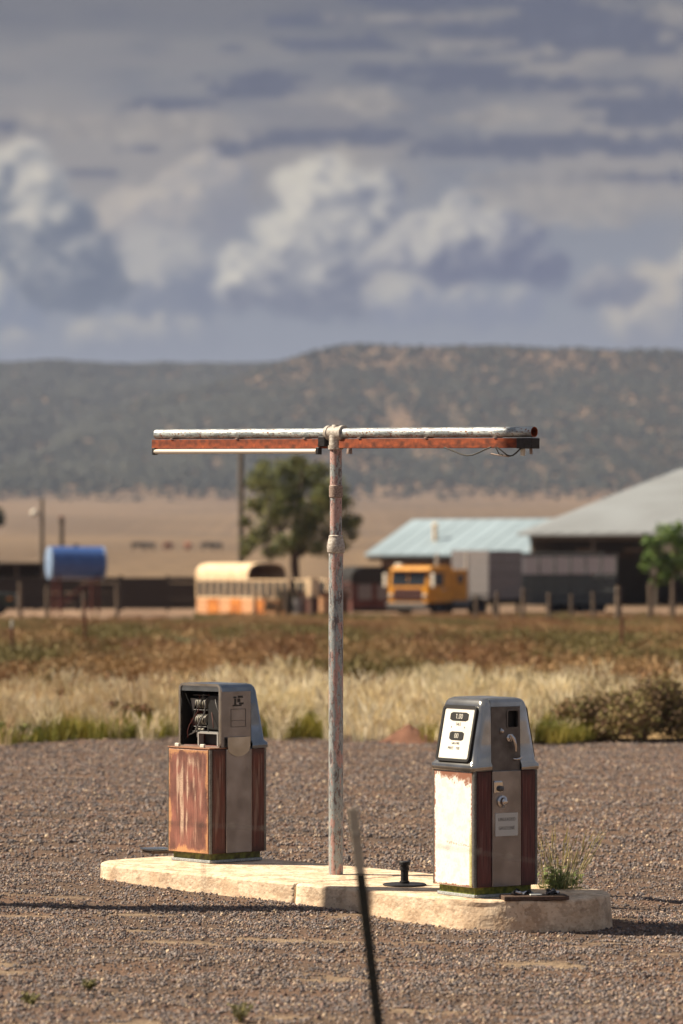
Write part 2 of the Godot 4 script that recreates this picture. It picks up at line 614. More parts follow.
	for j in range(BAND_TOP, SH / 2):
		var blend := sstep(BAND_TOP, BAND_TOP + 60, j)
		for i in SW:
			var c := band[i + (j - BAND_TOP) * SW]
			c = c.lerp(Color(1, 0.985, 0.96) * c.get_luminance(), 0.12)
			sky_im.set_pixel(i, j, sky_im.get_pixel(i, j).lerp(c, blend) if blend < 1.0 else c)
	var m := PanoramaSkyMaterial.new()
	m.panorama = tex(sky_im)
	return m

# ------------------------------------------------------------------ shared materials
func make_materials() -> void:
	var grain := mottle(512, 512, 0.02, 3, Color(0.62, 0.62, 0.62), Color(1, 1, 1))
	var fine := noise_image(512, 512, 0.06, 8, 5)
	var soil := mottle(512, 512, 0.012, 4, Color(0.55, 0.5, 0.46), Color(1, 0.98, 0.95))
	M.grain = grain
	M.fine = tex(fine)
	M.ground = tri_mat(Color.WHITE, soil, 0.02, 0.95)
	M.ground.vertex_color_use_as_albedo = true
	M.gravel_base = tri_mat(Color.WHITE, grain, 1.6, 0.95, 0.0, M.fine, 1.2)
	M.gravel_base.vertex_color_use_as_albedo = true
	M.stone = mat(Color.WHITE, 0.85)
	M.stone.vertex_color_use_as_albedo = true
	M.mesa = tri_mat(Color.WHITE, soil, 0.004, 0.95)
	M.mesa.vertex_color_use_as_albedo = true
	M.leaf = mat(Color.WHITE, 0.75)
	M.leaf.vertex_color_use_as_albedo = true
	M.leaf.backlight_enabled = true
	M.leaf.backlight = Color(0.45, 0.45, 0.4)
	M.needle = mat(Color.WHITE, 0.9)
	M.needle.vertex_color_use_as_albedo = true
	M.bark = tri_mat(S(96, 78, 64), grain, 3.0, 0.95)
	M.twig = mat(S(104, 84, 66), 0.9)
	M.black = mat(S(22, 22, 24), 0.55, 0.0)
	M.dark_steel = tri_mat(S(62, 62, 66), grain, 4.0, 0.5, 0.6)
	M.chrome = mat(S(205, 205, 208), 0.16, 1.0)
	M.stainless = tri_mat(S(166, 163, 164), mottle(512, 512, 0.008, 31, Color(0.78, 0.77, 0.76), Color(1, 1, 1)), 1.1, 0.27, 0.9)
	M.grey_paint = tri_mat(S(122, 118, 116), mottle(512, 512, 0.01, 33, Color(0.72, 0.71, 0.7), Color(1, 1, 1)), 1.5, 0.42, 0.45)
	M.shell = tri_mat(S(196, 198, 200), mottle(512, 512, 0.01, 35, Color(0.82, 0.8, 0.77), Color(1, 1, 1)), 1.0, 0.2, 0.95)
	M.wood_grey = tri_mat(S(128, 112, 98), grain, 2.0, 0.95)
	M.wood_dark = tri_mat(S(122, 112, 102), grain, 2.0, 0.95)
	M.dial_white = tri_mat(S(240, 239, 234), mottle(256, 256, 0.012, 36, Color(0.93, 0.93, 0.92), Color(1, 1, 1)), 1.0, 0.3)
	M.ink = mat(S(38, 36, 36), 0.7)
	M.white_ink = mat(S(226, 224, 216), 0.6)
	M.brass = mat(S(190, 130, 72), 0.35, 0.8)
	M.notice = mat(S(196, 200, 200), 0.45, 0.3)
	M.maroon = mat(S(88, 40, 34), 0.6)
	M.alu = mat(S(186, 186, 184), 0.45, 0.5)
	M.alu_dark = mat(S(96, 96, 98), 0.5, 0.6)
	M.wheel_white = mat(S(214, 210, 200), 0.6)
	M.wheel_face = tri_mat(S(188, 184, 172), M.grain, 8.0, 0.6)
	M.shell_blue = tri_mat(S(150, 162, 176), mottle(256, 256, 0.01, 37, Color(0.72, 0.72, 0.72), Color(1, 1, 1)), 1.3, 0.2, 0.9)
	M.rust_ledge = tri_mat(S(170, 120, 92), M.grain, 4.0, 0.7)
	M.tube_glass = mat(S(214, 210, 202), 0.25)
	M.black_iron = tri_mat(S(46, 46, 50), M.grain, 6.0, 0.55, 0.4)
	M.hatch = tri_mat(S(104, 82, 70), M.grain, 4.0, 0.7)
	M.post_green = tri_mat(S(44, 48, 42), M.grain, 6.0, 0.7)
	M.white_tip = tri_mat(S(206, 200, 184), M.grain, 6.0, 0.7)
	M.rust_wire = mat(S(66, 54, 50), 0.8)
	M.fence_brown = tri_mat(S(136, 104, 88), M.grain, 1.5, 0.95)
	M.fence_dark = tri_mat(S(78, 71, 66), M.grain, 1.5, 0.95)
	M.tank_pale = tri_mat(S(150, 180, 222), M.grain, 1.0, 0.5)
	M.pickup_green = mat(S(34, 48, 42), 0.35)
	M.wire = mat(S(120, 116, 112), 0.5, 0.7)
	M.black_cable = mat(S(28, 27, 27), 0.6)

func multi(called: String, mesh: Mesh, material: Material, xf: Array, col: Array, parent: Node = null) -> MultiMeshInstance3D:
	var mm := MultiMesh.new()
	mm.transform_format = MultiMesh.TRANSFORM_3D
	mm.use_colors = true
	mm.mesh = mesh
	mm.instance_count = xf.size()
	for k in xf.size():
		mm.set_instance_transform(k, xf[k])
		mm.set_instance_color(k, col[k])
	var o := MultiMeshInstance3D.new()
	o.multimesh = mm
	o.material_override = material
	if parent:
		o.name = called
		parent.add_child(o, true)
	else:
		o.name = numbered(called)
		add_child(o)
	stuff(o)
	return o

func gravel_h(x: float, d: float) -> float:
	var n := 0.018 * nz.get_noise_2d(x * 0.35, d * 0.35) + 0.012 * nz2.get_noise_2d(x * 1.6 + 9.0, d * 1.6)
	# loose stones lie banked against the near side of the kerb
	var a := 0.755 * x + 0.656 * d - 18.5
	var t := 0.656 * x - 0.755 * d + 22.1
	var bank := exp(-pow(a / 0.5, 2.0)) * sstep(2.6, 1.6, absf(t + 0.9))
	return n + 0.035 * bank - 0.018 * clampf(x, -3.0, 3.0)

func bare(x: float, d: float) -> float:
	# packed pale caliche showing through the stones
	return sstep(0.3, 0.5, nz.get_noise_2d(x * 0.6 + 40.0, d * 1.3 + 3.0) + 0.35 * nz2.get_noise_2d(x * 3.1, d * 3.1)) * sstep(34.0, 27.0, d)

func ground_h(x: float, d: float) -> float:
	if d <= 57.0:
		return -0.14
	var f := maxf(0.0, d - 240.0)
	var h := 6.4e-6 * f * f + 2.9 * sstep(330.0, 720.0, d) + 0.05 * nz.get_noise_2d(x * 0.05, d * 0.05) * sstep(57.0, 70.0, d)
	h += 7.0 * nz.get_noise_2d(x * 0.0012, d * 0.0012) * sstep(900.0, 2200.0, d)
	return h - 0.14 * sstep(58.5, 57.0, d)

func grid(rows: Array, cols: Array, at: Callable, tint: Callable) -> ArrayMesh:
	var st := begin()
	st.set_smooth_group(0)
	var v := PackedVector3Array()
	var c := PackedColorArray()
	for r in rows:
		for k in cols:
			var p: Vector3 = at.call(r, k)
			v.append(p)
			c.append(tint.call(p.x, -p.z))
	st = SurfaceTool.new()
	st.begin(Mesh.PRIMITIVE_TRIANGLES)
	for i in v.size():
		st.set_color(c[i])
		st.set_uv(Vector2(v[i].x, v[i].z))
		st.add_vertex(v[i])
	var n := cols.size()
	for r in rows.size() - 1:
		for k in n - 1:
			var a: int = r * n + k
			for i in [a, a + n, a + 1, a + 1, a + n, a + n + 1]:
				st.add_index(i)
	st.generate_normals()
	return st.commit()

func ground_tint(x: float, d: float) -> Color:
	var n := nz.get_noise_2d(x * 0.02, d * 0.012)
	var n2 := nz2.get_noise_2d(x * 0.004 + 5.0, d * 0.0016)
	if d < 67.0:
		return SL(170, 146, 106)
	if d < (180.0 if x > -7.0 else 170.0):
		return SL(112, 88, 66).lerp(SL(102, 90, 60), sstep(-0.2, 0.4, n))
	if d < 205.0:
		return SL(160, 136, 116)
	return SL(140, 120, 94).lerp(SL(118, 100, 78), sstep(-0.25, 0.3, n2 + 0.3 * n))

func stone_mesh(sd: int) -> ArrayMesh:
	var r := RandomNumberGenerator.new()
	r.seed = sd
	var t := (1.0 + sqrt(5.0)) / 2.0
	var v := [Vector3(-1, t, 0), Vector3(1, t, 0), Vector3(-1, -t, 0), Vector3(1, -t, 0), Vector3(0, -1, t), Vector3(0, 1, t), Vector3(0, -1, -t), Vector3(0, 1, -t), Vector3(t, 0, -1), Vector3(t, 0, 1), Vector3(-t, 0, -1), Vector3(-t, 0, 1)]
	for k in 12:
		v[k] = v[k].normalized() * r.randf_range(0.62, 1.25) * Vector3(1.0, 0.7, 0.85)
	var st := begin()
	for f in [[0, 11, 5], [0, 5, 1], [0, 1, 7], [0, 7, 10], [0, 10, 11], [1, 5, 9], [5, 11, 4], [11, 10, 2], [10, 7, 6], [7, 1, 8], [3, 9, 4], [3, 4, 2], [3, 2, 6], [3, 6, 8], [3, 8, 9], [4, 9, 5], [2, 4, 11], [6, 2, 10], [8, 6, 7], [9, 8, 1]]:
		tri(st, v[f[0]], v[f[1]], v[f[2]])
	return done(st)

func stone_color() -> Color:
	var k := rng.randf()
	var c := SL(121, 112, 110)
	if k < 0.3:
		c = SL(91, 86, 88)
	elif k < 0.5:
		c = SL(140, 122, 109)
	elif k < 0.62:
		c = SL(122, 100, 92)
	elif k < 0.655:
		c = SL(178, 160, 138)
	return c * rng.randf_range(0.75, 1.5)

func build_ground() -> void:
	# one sheet to the horizon
	var rows := [-60.0, -20.0, 0.0, 20.0, 40.0, 57.0, 58.6, 62.0]
	var d := 62.0
	while d < 7500.0:
		d *= 1.045
		rows.append(d)
	var cols := []
	for k in 61:
		cols.append((k - 30) / 30.0)
	var g := put("ground", grid(rows, cols, func(r, k): return Vector3(k * (60.0 + maxf(r, 0.0) * 0.55), ground_h(k * (60.0 + maxf(r, 0.0) * 0.55), r), -r), ground_tint), M.ground)
	structure(g)
	# gravel lot
	rows = []
	cols = []
	for k in 320:
		rows.append(11.0 + 46.6 * k / 319.0)
	for k in 151:
		cols.append(-13.5 + 27.0 * k / 150.0)
	var lot := put("gravel_lot", grid(rows, cols, func(r, k): return Vector3(k, gravel_h(k, r), -r), func(x, dd): return SL(112, 90, 76).lerp(SL(128, 100, 82), sstep(-0.3, 0.4, nz.get_noise_2d(x * 0.5, dd * 0.9))).lerp(SL(170, 147, 122), bare(x, dd))), M.gravel_base)
	structure(lot)
	# loose stones
	var xs := [[], [], []]
	var cs := [[], [], []]
	var add_stones := func(count: int, d0: float, d1: float, r0: float, r1: float):
		for k in count:
			var dd := rng.randf_range(d0, d1)
			var x := rng.randf_range(-1.0, 1.0) * (0.115 * dd + 0.6)
			if bare(x, dd) > rng.randf_range(0.1, 0.75):
				continue
			var w := nz2.get_noise_2d(x * 0.6 + 15.0, dd * 1.3)
			if w + 0.5 * nz.get_noise_2d(x * 0.3 + 70.0, dd * 1.1) < -0.06 and rng.randf() < 0.72:
				continue
			var size := rng.randf_range(r0, r1) * (1.0 if rng.randf() < 0.93 else 1.5)
			var b := Basis.from_euler(Vector3(rng.randf() * TAU, rng.randf() * TAU, rng.randf() * TAU)) * size
			var v := rng.randi() % 3
			xs[v].append(Transform3D(b, Vector3(x, gravel_h(x, dd) + size * 0.28, -dd)))
			cs[v].append(stone_color())
	add_stones.call(170000, 19.0, 33.0, 0.0055, 0.0155)
	add_stones.call(100000, 33.0, 57.2, 0.009, 0.022)
	for v in 3:
		var o := multi("gravel", stone_mesh(40 + v), M.stone, xs[v], cs[v])
		tag(o, ["grey and brown loose gravel stones covering the lot", "loose angular gravel stones strewn over the lot", "scattered small gravel stones on the lot floor"][v], "gravel")

# ------------------------------------------------------------------ mesa
func mesa_h(x: float, d: float) -> float:
	var base := ground_h(x, d)
	var gul := absf(nz.get_noise_2d(x * 0.006 + d * 0.0008, d * 0.0012)) * 26.0
	# nearer block on the right
	var rim := 3900.0 + 25.0 * nz.get_noise_2d(x * 0.004, 3.0)
	var foot := 2980.0 + 160.0 * nz.get_noise_2d(x * 0.003, 8.0)
	var top := lerpf(172.0, 221.0, sstep(-190.0, 30.0, x)) + 2.0 * nz.get_noise_2d(x * 0.004, 1.0) - 0.02 * maxf(0.0, x - 20.0)
	top = lerpf(90.0, top, sstep(-420.0, -150.0, x))
	var t := clampf((d - foot) / (rim - foot), 0.0, 1.0)
	var near_h := lerpf(base, top, pow(t, 1.25) * 0.9 + 0.1 * sstep(0.9, 1.0, t)) - gul * sin(PI * t)
	# farther block on the left
	var rim2 := 4700.0 + 80.0 * nz.get_noise_2d(x * 0.003, 17.0)
	var foot2 := 3150.0 + 140.0 * nz.get_noise_2d(x * 0.003, 28.0)
	var top2 := 243.0 + 4.0 * nz.get_noise_2d(x * 0.006, 4.0)
	var t2 := clampf((d - foot2) / (rim2 - foot2), 0.0, 1.0)
	var far_h := lerpf(base, top2, pow(t2, 1.3) * 0.9 + 0.1 * sstep(0.9, 1.0, t2)) - gul * 1.1 * sin(PI * t2)
	return maxf(near_h, far_h) if d > 2700.0 else base

func build_mesa() -> void:
	var rows := []
	var cols := []
	for k in 130:
		rows.append(2750.0 + 2500.0 * k / 129.0)
	for k in 121:
		cols.append(-1150.0 + 2300.0 * k / 120.0)
	var m := put("hill", grid(rows, cols, func(r, k): return Vector3(k, mesa_h(k, r) - 1.5 * sstep(3000.0, 2760.0, r), -r), func(x, dd): return SL(134, 114, 91).lerp(SL(116, 100, 82), sstep(-0.3, 0.4, nz.get_noise_2d(x * 0.006, dd * 0.004)))), M.mesa)
	structure(m)
	var blob := begin()
	var r := RandomNumberGenerator.new()
	r.seed = 3
	blob.set_smooth_group(0)
	var prof := [Vector2(0.02, 0.0), Vector2(0.42, 0.12), Vector2(0.52, 0.42), Vector2(0.36, 0.78), Vector2(0.02, 1.0)]
	for k in 4:
		for i in 7:
			var a0 := TAU * i / 7
			var a1 := TAU * (i + 1) / 7
			var w0 := 1.0 + 0.3 * sin(a0 * 2.0 + 1.0)
			var w1 := 1.0 + 0.3 * sin(a1 * 2.0 + 1.0)
			var p: Vector2 = prof[k]
			var q: Vector2 = prof[k + 1]
			quad(blob, Vector3(cos(a1) * p.x * w1, p.y, sin(a1) * p.x * w1), Vector3(cos(a0) * p.x * w0, p.y, sin(a0) * p.x * w0), Vector3(cos(a0) * q.x * w0, q.y, sin(a0) * q.x * w0), Vector3(cos(a1) * q.x * w1, q.y, sin(a1) * q.x * w1))
	var bm := done(blob)
	var xs := []
	var cs := []
	while xs.size() < 88000:
		var d := rng.randf_range(2880.0, 4760.0)
		var x := rng.randf_range(-1.0, 1.0) * (d * 0.155)
		var h := mesa_h(x, d)
		if h > mesa_h(x, d + 25.0) - 0.3 and d < 4600.0 and rng.randf() < 0.8:
			continue
		var dens := 0.6 + 0.55 * nz.get_noise_2d(x * 0.011, d * 0.006) + 0.5 * nz2.get_noise_2d(x * 0.04, d * 0.03)
		dens += 0.55 * sstep(-20.0, -170.0, x)
		dens *= sstep(46.0, 80.0, h)
		if rng.randf() > dens:
			continue
		var s := rng.randf_range(2.4, 4.9)
		xs.append(Transform3D(Basis(Vector3.UP, rng.randf() * TAU).scaled(Vector3(s, s * rng.randf_range(0.7, 1.0), s)), Vector3(x, h - 0.3, -d)))
		cs.append(SL(42, 50, 46).lerp(SL(64, 64, 50), rng.randf()) * rng.randf_range(0.8, 1.15))
	var o := multi("juniper_wood", bm, M.needle, xs, cs)
	tag(o, "far juniper trees speckling the mesa slope", "woodland")

# ------------------------------------------------------------------ concrete island
const U2 := Vector2(0.656, -0.755)    # along the island (x, depth)
const N2 := Vector2(0.755, 0.656)     # across it, away from the camera
const TOP := 0.2

func isl(t: float, a: float) -> Vector2:
	# t along from the lamp pole, a across from the axis -> (x, depth)
	return U2 * (t - 22.3) + N2 * (19.31 + a)

func island_outline(t0: float, t1: float, w: float, r0: float, r1: float) -> PackedVector2Array:
	var out := PackedVector2Array()
	var n := 12
	for c in [[t1 - r1, w - r1, 0, r1], [t0 + r0, w - r0, 1, r0], [t0 + r0, -w + r0, 2, r0], [t1 - r1, -w + r1, 3, r1]]:
		if c[3] < 0.02:
			out.append(Vector2(t1 if c[2] in [0, 3] else t0, c[1] + (c[3] if c[2] < 2 else -c[3])))
			continue
		for i in n + 1:
			var a: float = PI / 2 * (c[2] + float(i) / n)
			out.append(Vector2(c[0], c[1]) + Vector2(cos(a), sin(a)) * c[3])
	# subdivide long edges so that the edge can be chipped
	var fine := PackedVector2Array()
	for i in out.size():
		var a := out[i]
		var b := out[(i + 1) % out.size()]
		var m := maxi(1, int(a.distance_to(b) / 0.05))
		for k in m:
			fine.append(a.lerp(b, float(k) / m))
	return fine

func slab(outline: PackedVector2Array, rough_right: bool) -> ArrayMesh:
	var st := begin()
	st.set_color(Color.WHITE)
	var n := outline.size()
	var rings := []
	# rings: bottom, below the edge, chamfer, top rim, a little inside
	var levels := [[-0.25, 0.03], [-0.02, 0.014], [0.05, 0.008], [0.1, 0.003], [0.15, 0.0], [TOP - 0.018, 0.0], [TOP - 0.005, -0.008], [TOP, -0.022]]
	for lv in levels:
		var ring := []
		for i in n:
			var p := outline[i]
			var prev := outline[(i + n - 1) % n]
			var nxt := outline[(i + 1) % n]
			var tan := (nxt - prev).normalized()
			var nor := Vector2(tan.y, -tan.x)
			var chip := 0.0
			var y: float = lv[0]
			var big := nz.get_noise_2d(p.x * 3.0 + y * 4.0, p.y * 3.0 + 7.0)
			var small := nz2.get_noise_2d(p.x * 13.0 + y * 30.0, p.y * 13.0)
			if y > TOP - 0.03:
				chip = -0.006 * sstep(0.35, 0.5, big + 0.5 * small)
				y += chip * 0.7
			chip += 0.002 * small
			if rough_right and p.x > 1.85 and p.y < -0.2 and y > -0.1 and y < TOP - 0.01:
				chip += 0.008 * small - 0.004     # broken face
			var q: Vector2 = p + nor * (lv[1] + chip)
			var w := isl(q.x, q.y)
			ring.append(Vector3(w.x, y, -w.y))
		rings.append(ring)
	for k in rings.size() - 1:
		st.set_smooth_group(3 + k)
		for i in n:
			var j := (i + 1) % n
			quad(st, rings[k][i], rings[k][j], rings[k + 1][j], rings[k + 1][i])
	st.set_smooth_group(-1)
	var poly := PackedVector2Array()
	for v in rings[-1]:
		poly.append(Vector2(v.x, -v.z))
	var t := Geometry2D.triangulate_polygon(poly)
	for k in range(0, t.size(), 3):
		var a: Vector3 = rings[-1][t[k]]
		var b: Vector3 = rings[-1][t[k + 1]]
		var c: Vector3 = rings[-1][t[k + 2]]
		if (b - a).cross(c - a).y > 0:
			tri(st, a, b, c)
		else:
			tri(st, a, c, b)
	return done(st)

func concrete() -> StandardMaterial3D:
	var im := Image.create(1024, 1024, false, Image.FORMAT_RGB8)
	var a := noise_image(1024, 1024, 0.006, 51, 5)
	var b := noise_image(1024, 1024, 0.05, 52, 4)
	var h := Image.create(1024, 1024, false, Image.FORMAT_L8)
	for y in 1024:
		for x in 1024:
			var u := a.get_pixel(x, y).r
			var v := b.get_pixel(x, y).r
			var c := S(224, 204, 180).lerp(S(204, 178, 150), sstep(0.42, 0.7, u))
			c = c.lerp(S(164, 134, 108), 0.6 * sstep(0.66, 0.78, v))
			var st := a.get_pixel((x * 2 + 300) % 1024, (y * 2 + 500) % 1024).r
			c = c.lerp(S(150, 128, 108), 0.55 * sstep(0.62, 0.74, st + 0.12 * v))
			c = c.lerp(S(244, 230, 208), 0.6 * sstep(0.3, 0.18, v))
			im.set_pixel(x, y, c)
			h.set_pixel(x, y, Color(v, v, v))
	return tri_mat(Color.WHITE, tex(im), 0.55, 0.92, 0.0, tex(h), 0.5)

func build_island() -> void:
	M.concrete = concrete()
	var root := thing("kerb_island", "long pale concrete pump island with rounded ends and chipped edges", "island", Vector3.ZERO)
	put("slab", slab(island_outline(-2.37, 0.325, 0.69, 0.48, 0.0), false), M.concrete, root)
	put("slab", slab(island_outline(0.355, 2.68, 0.69, 0.0, 0.66), true), M.concrete, root)

# ------------------------------------------------------------------ pumps
func half_shell(side: float) -> ArrayMesh:
	# tapered cast cover of one dial side: rounded section that narrows upwards
	var st := begin()
	var lev := [[0.905, 0.262, 0.296, 0.03], [0.912, 0.268, 0.302, 0.034], [0.948, 0.268, 0.302, 0.036], [0.958, 0.26, 0.292, 0.04], [0.972, 0.252, 0.282, 0.045], [1.1, 0.25, 0.258, 0.045], [1.25, 0.248, 0.228, 0.045], [1.365, 0.246, 0.205, 0.045], [1.395, 0.238, 0.196, 0.045], [1.415, 0.222, 0.182, 0.045], [1.424, 0.2, 0.16, 0.04]]
	var rings := []
	for l in lev:
		var hx: float = l[1]
		var hz: float = l[2]
		var r: float = l[3]
		var ring := [Vector3(hx, l[0], 0.131)]
		for k in 2:
			for i in 9:
				var a := PI / 2 * (k + i / 8.0)
				var c := Vector2((hx - r) * (1 if k == 0 else -1), hz - r)
				ring.append(Vector3(c.x + cos(a) * r, l[0], c.y + sin(a) * r))
		ring.append(Vector3(-hx, l[0], 0.131))
		for i in ring.size():
			ring[i].z *= side
			if side < 0:
				ring[i].x *= -1
		rings.append(ring)
	st.set_smooth_group(2)
	for k in rings.size() - 1:
		for i in rings[0].size() - 1:
			quad(st, rings[k][i + 1], rings[k][i], rings[k + 1][i], rings[k + 1][i + 1])
	var top: Array = rings[-1]
	for i in range(1, top.size() - 1):
		tri(st, top[0], top[i + 1], top[i])
	st.set_smooth_group(-1)
	var bot: Array = rings[0]
	for i in range(1, bot.size() - 1):
		tri(st, bot[0], bot[i], bot[i + 1])
	return done(st)

func top_cover(z0: float, z1: float) -> ArrayMesh:
	var st := begin()
	prism(st, PackedVector2Array([Vector2(0.246, 1.365), Vector2(0.2415, 1.395), Vector2(0.224, 1.417), Vector2(0.2, 1.427), Vector2(-0.2, 1.427), Vector2(-0.224, 1.417), Vector2(-0.2415, 1.395), Vector2(-0.246, 1.365)]), z0, z1)
	return done(st)

func pump_body(root: Node3D, front: Material, side_mat: Material, plinth: Material, plinth_lip: Material) -> void:
	put("plinth", box_mesh(Vector3(-0.225, 0.0, -0.25), Vector3(0.225, 0.085, 0.25), 0.006), plinth, root)
	put("plinth_lip", ring_box(0.232, 0.257, 0.0, 0.022), plinth_lip, root)
	put("frame", box_mesh(Vector3(-0.243, 0.082, -0.268), Vector3(0.243, 0.905, 0.268), 0.004), M.dark_steel, root)
	for s in [1.0, -1.0]:
		var p := put("front_panel" if s > 0 else "back_panel", box_mesh(Vector3(-0.236, 0.075, -0.008), Vector3(0.236, 0.9, 0.008), 0.004), front, root)
		p.position.z = s * 0.279
		if s < 0:
			p.rotation.y = PI
		for z in [-1.0, 1.0]:
			var q := put("side_panel", box_mesh(Vector3(-0.0635, 0.075, -0.008), Vector3(0.0635, 0.902, 0.008), 0.004), side_mat, root)
			q.position = Vector3(s * 0.254, 0, z * 0.1955)
			q.rotation.y = s * PI / 2
			# rounded corner trim
			put("corner_trim", cyl_mesh(Vector3(s * 0.247, 0.075, z * 0.271), Vector3(s * 0.247, 0.903, z * 0.271), 0.013, 0.013, 10), M.trim, root)
		var c := put("centre_strip", box_mesh(Vector3(-0.128, 0.075, -0.008), Vector3(0.128, 0.905, 0.008), 0.004), M.stainless, root)
		c.position = Vector3(s * 0.258, 0, 0)
		c.rotation.y = s * PI / 2

func ring_box(hx: float, hz: float, y0: float, y1: float) -> ArrayMesh:
	var st := begin()
	for s in [-1.0, 1.0]:
		bbox(st, Vector3(-hx, y0, s * hz - 0.007), Vector3(hx, y1, s * hz + 0.007), 0.003)
		bbox(st, Vector3(s * hx - 0.007, y0, -hz + 0.0071), Vector3(s * hx + 0.007, y1, hz - 0.0071), 0.003)
	return done(st)

func uv_mat(t: Texture2D, rough: float, metal := 0.0, bump: Texture2D = null) -> StandardMaterial3D:
	var m := mat(Color.WHITE, rough, metal)
	m.albedo_texture = t
	m.texture_repeat = false
	return m

func spin_x(deg: float) -> Basis:
	return Basis(Vector3.RIGHT, deg_to_rad(deg))

func build_pump_closed() -> void:
	M.trim = tri_mat(S(140, 140, 138), M.grain, 5.0, 0.45, 0.6)
	M.white_front = uv_mat(white_panel(), 0.42)
	M.red_side = uv_mat(streak_panel(160, 640, 77, S(102, 52, 48), S(134, 92, 86), S(62, 36, 34), 1.0), 0.55)
	M.green = tri_mat(Color.WHITE, mottle(256, 256, 0.03, 61, S(58, 70, 22), S(150, 150, 60), 1.0), 3.0, 0.7)
	M.pale_lip = tri_mat(S(186, 194, 200), M.grain, 6.0, 0.7)
	var p := isl(1.95, -0.05)
	var root := thing("fuel_pump", "old fuel pump with white dial face and bleached white front panel", "fuel pump", Vector3(px_x(485, 27.82), TOP + 0.002, -27.82), -56.0, "pumps on the island")
	pump_body(root, M.white_front, M.red_side, M.green, M.pale_lip)
	put("front_shell", half_shell(1.0), M.shell, root)
	put("back_shell", half_shell(-1.0), M.shell, root)
	put("top_cover", top_cover(-0.129, 0.129), M.shell, root)
	put("inner_box", box_mesh(Vector3(-0.2, 0.91, -0.128), Vector3(0.2, 1.36, 0.128)), M.black, root)
	for s in [1.0, -1.0]:
		var sp := side_with_hole()
		var q := put("head_side", sp, M.grey_paint, root)
		q.position = Vector3(s * 0.242, 0.905, 0)
		q.rotation.y = s * PI / 2
		var cup := put("nozzle_recess", recess_cup(), M.black, q)
		cup.position = Vector3(0.062, 0.37, -0.004)
		cup.scale = Vector3(1.25, 1.2, 1.0)
		var rim := put("recess_rim", ring_plate(0.112, 0.138, 0.024, 0.01, 0.008), M.grey_paint, q)
		rim.position = Vector3(0.062, 0.37, 0.011)
		# reset lever and hook
		var pivot := put("lever", lever_mesh(), M.chrome, q)
		pivot.position = Vector3(0.03, 0.235, 0.008)
		pivot.scale = Vector3(1.15, 1.15, 1.1)
		var stub := put("switch", lathe_mesh([Vector2(0.001, 0), Vector2(0.011, 0), Vector2(0.011, 0.012), Vector2(0.006, 0.03), Vector2(0.001, 0.032)], 12), M.chrome, q)
		stub.position = Vector3(-0.045, 0.285, 0.008)
		stub.rotation.x = PI / 2
		stub.scale = Vector3(1.3, 1.0, 2.2)
		var hook := put("hook", tube_mesh([Vector3(0.075, 0.08, 0.005), Vector3(0.085, 0.08, 0.03), Vector3(0.1, 0.085, 0.045), Vector3(0.115, 0.1, 0.045)], [0.012, 0.011, 0.01, 0.008], 8), M.chrome, q)
		hook.name = "hook"
	# the dial leans back with the shell
	for s in [1.0, -1.0]:
		var dial := Node3D.new()
		dial.name = "dial"
		root.add_child(dial, true)
		dial.position = Vector3(0, 1.168, s * 0.2465)
		dial.basis = Basis(Vector3.UP, 0.0 if s > 0 else PI) * spin_x(-11.0)
		var face := put("dial_face", plate(0.376, 0.372, 0.022, 0.006), M.dial_white, dial)
		face.position.z = 0.004
		var gk := put("gasket", ring_plate(0.412, 0.408, 0.036, 0.021, 0.016), M.black, dial)
		gk.position.z = 0.007
		if s < 0:
			continue
		var win_poly := func(w: float, h: float) -> ArrayMesh:
			var st := begin()
			prism(st, PackedVector2Array([Vector2(-w / 2, -h * 0.34), Vector2(-w * 0.36, -h / 2), Vector2(w * 0.36, -h / 2), Vector2(w / 2, -h * 0.34), Vector2(w / 2, h * 0.34), Vector2(w * 0.36, h / 2), Vector2(-w * 0.36, h / 2), Vector2(-w / 2, h * 0.34)]), -0.002, 0.002)
			return done(st)
		var w1 := put("sale_window", win_poly.call(0.22, 0.062), M.black, dial)
		w1.position = Vector3(0.005, 0.123, 0.0085)
		var w2 := put("gallons_window", win_poly.call(0.17, 0.062), M.black, dial)
		w2.position = Vector3(0.005, -0.018, 0.0085)
		var d1 := put("digits", text_mesh("1.00", 0.034), M.white_ink, w1)
		d1.position = Vector3(0.0, 0, 0.0024)
		var d2 := put("digits", text_mesh("00", 0.034), M.white_ink, w2)
		d2.position = Vector3(0.0, 0, 0.0024)
		var cap1 := put("caption", text_mesh("SALE", 0.022), M.ink, dial)
		cap1.position = Vector3(0.005, 0.068, 0.0078)
		var cap2 := put("caption", text_mesh("GALLONS", 0.017), M.ink, dial)
		cap2.position = Vector3(0.005, -0.072, 0.0078)
		var cap3 := put("caption", text_mesh("PRICE    100", 0.02), M.ink, dial)
		cap3.position = Vector3(-0.01, -0.108, 0.0078)
		for k in [-1.0, 1.0]:
			var ar := put("arrow_mark", plate(0.009, 0.012, 0.003, 0.001), M.ink, dial)
			ar.position = Vector3(0.005 + k * 0.08, 0.045, 0.0078)
	# knobs and plate on the steel strip
	var k1 := put("square_knob", size_box(Vector3(0.08, 0.09, 0.024), Vector3.ZERO, 0.01), M.chrome, root)
	k1.position = Vector3(0.2765, 0.79, 0.085)
	k1.rotation.y = PI / 2
	var k1b := put("lock_boss", lathe_mesh([Vector2(0.001, 0), Vector2(0.022, 0), Vector2(0.02, 0.02), Vector2(0.001, 0.026)], 16), M.alu_dark, k1)
	k1b.position = Vector3(0.008, -0.01, 0.0121)
	k1b.rotation.x = PI / 2
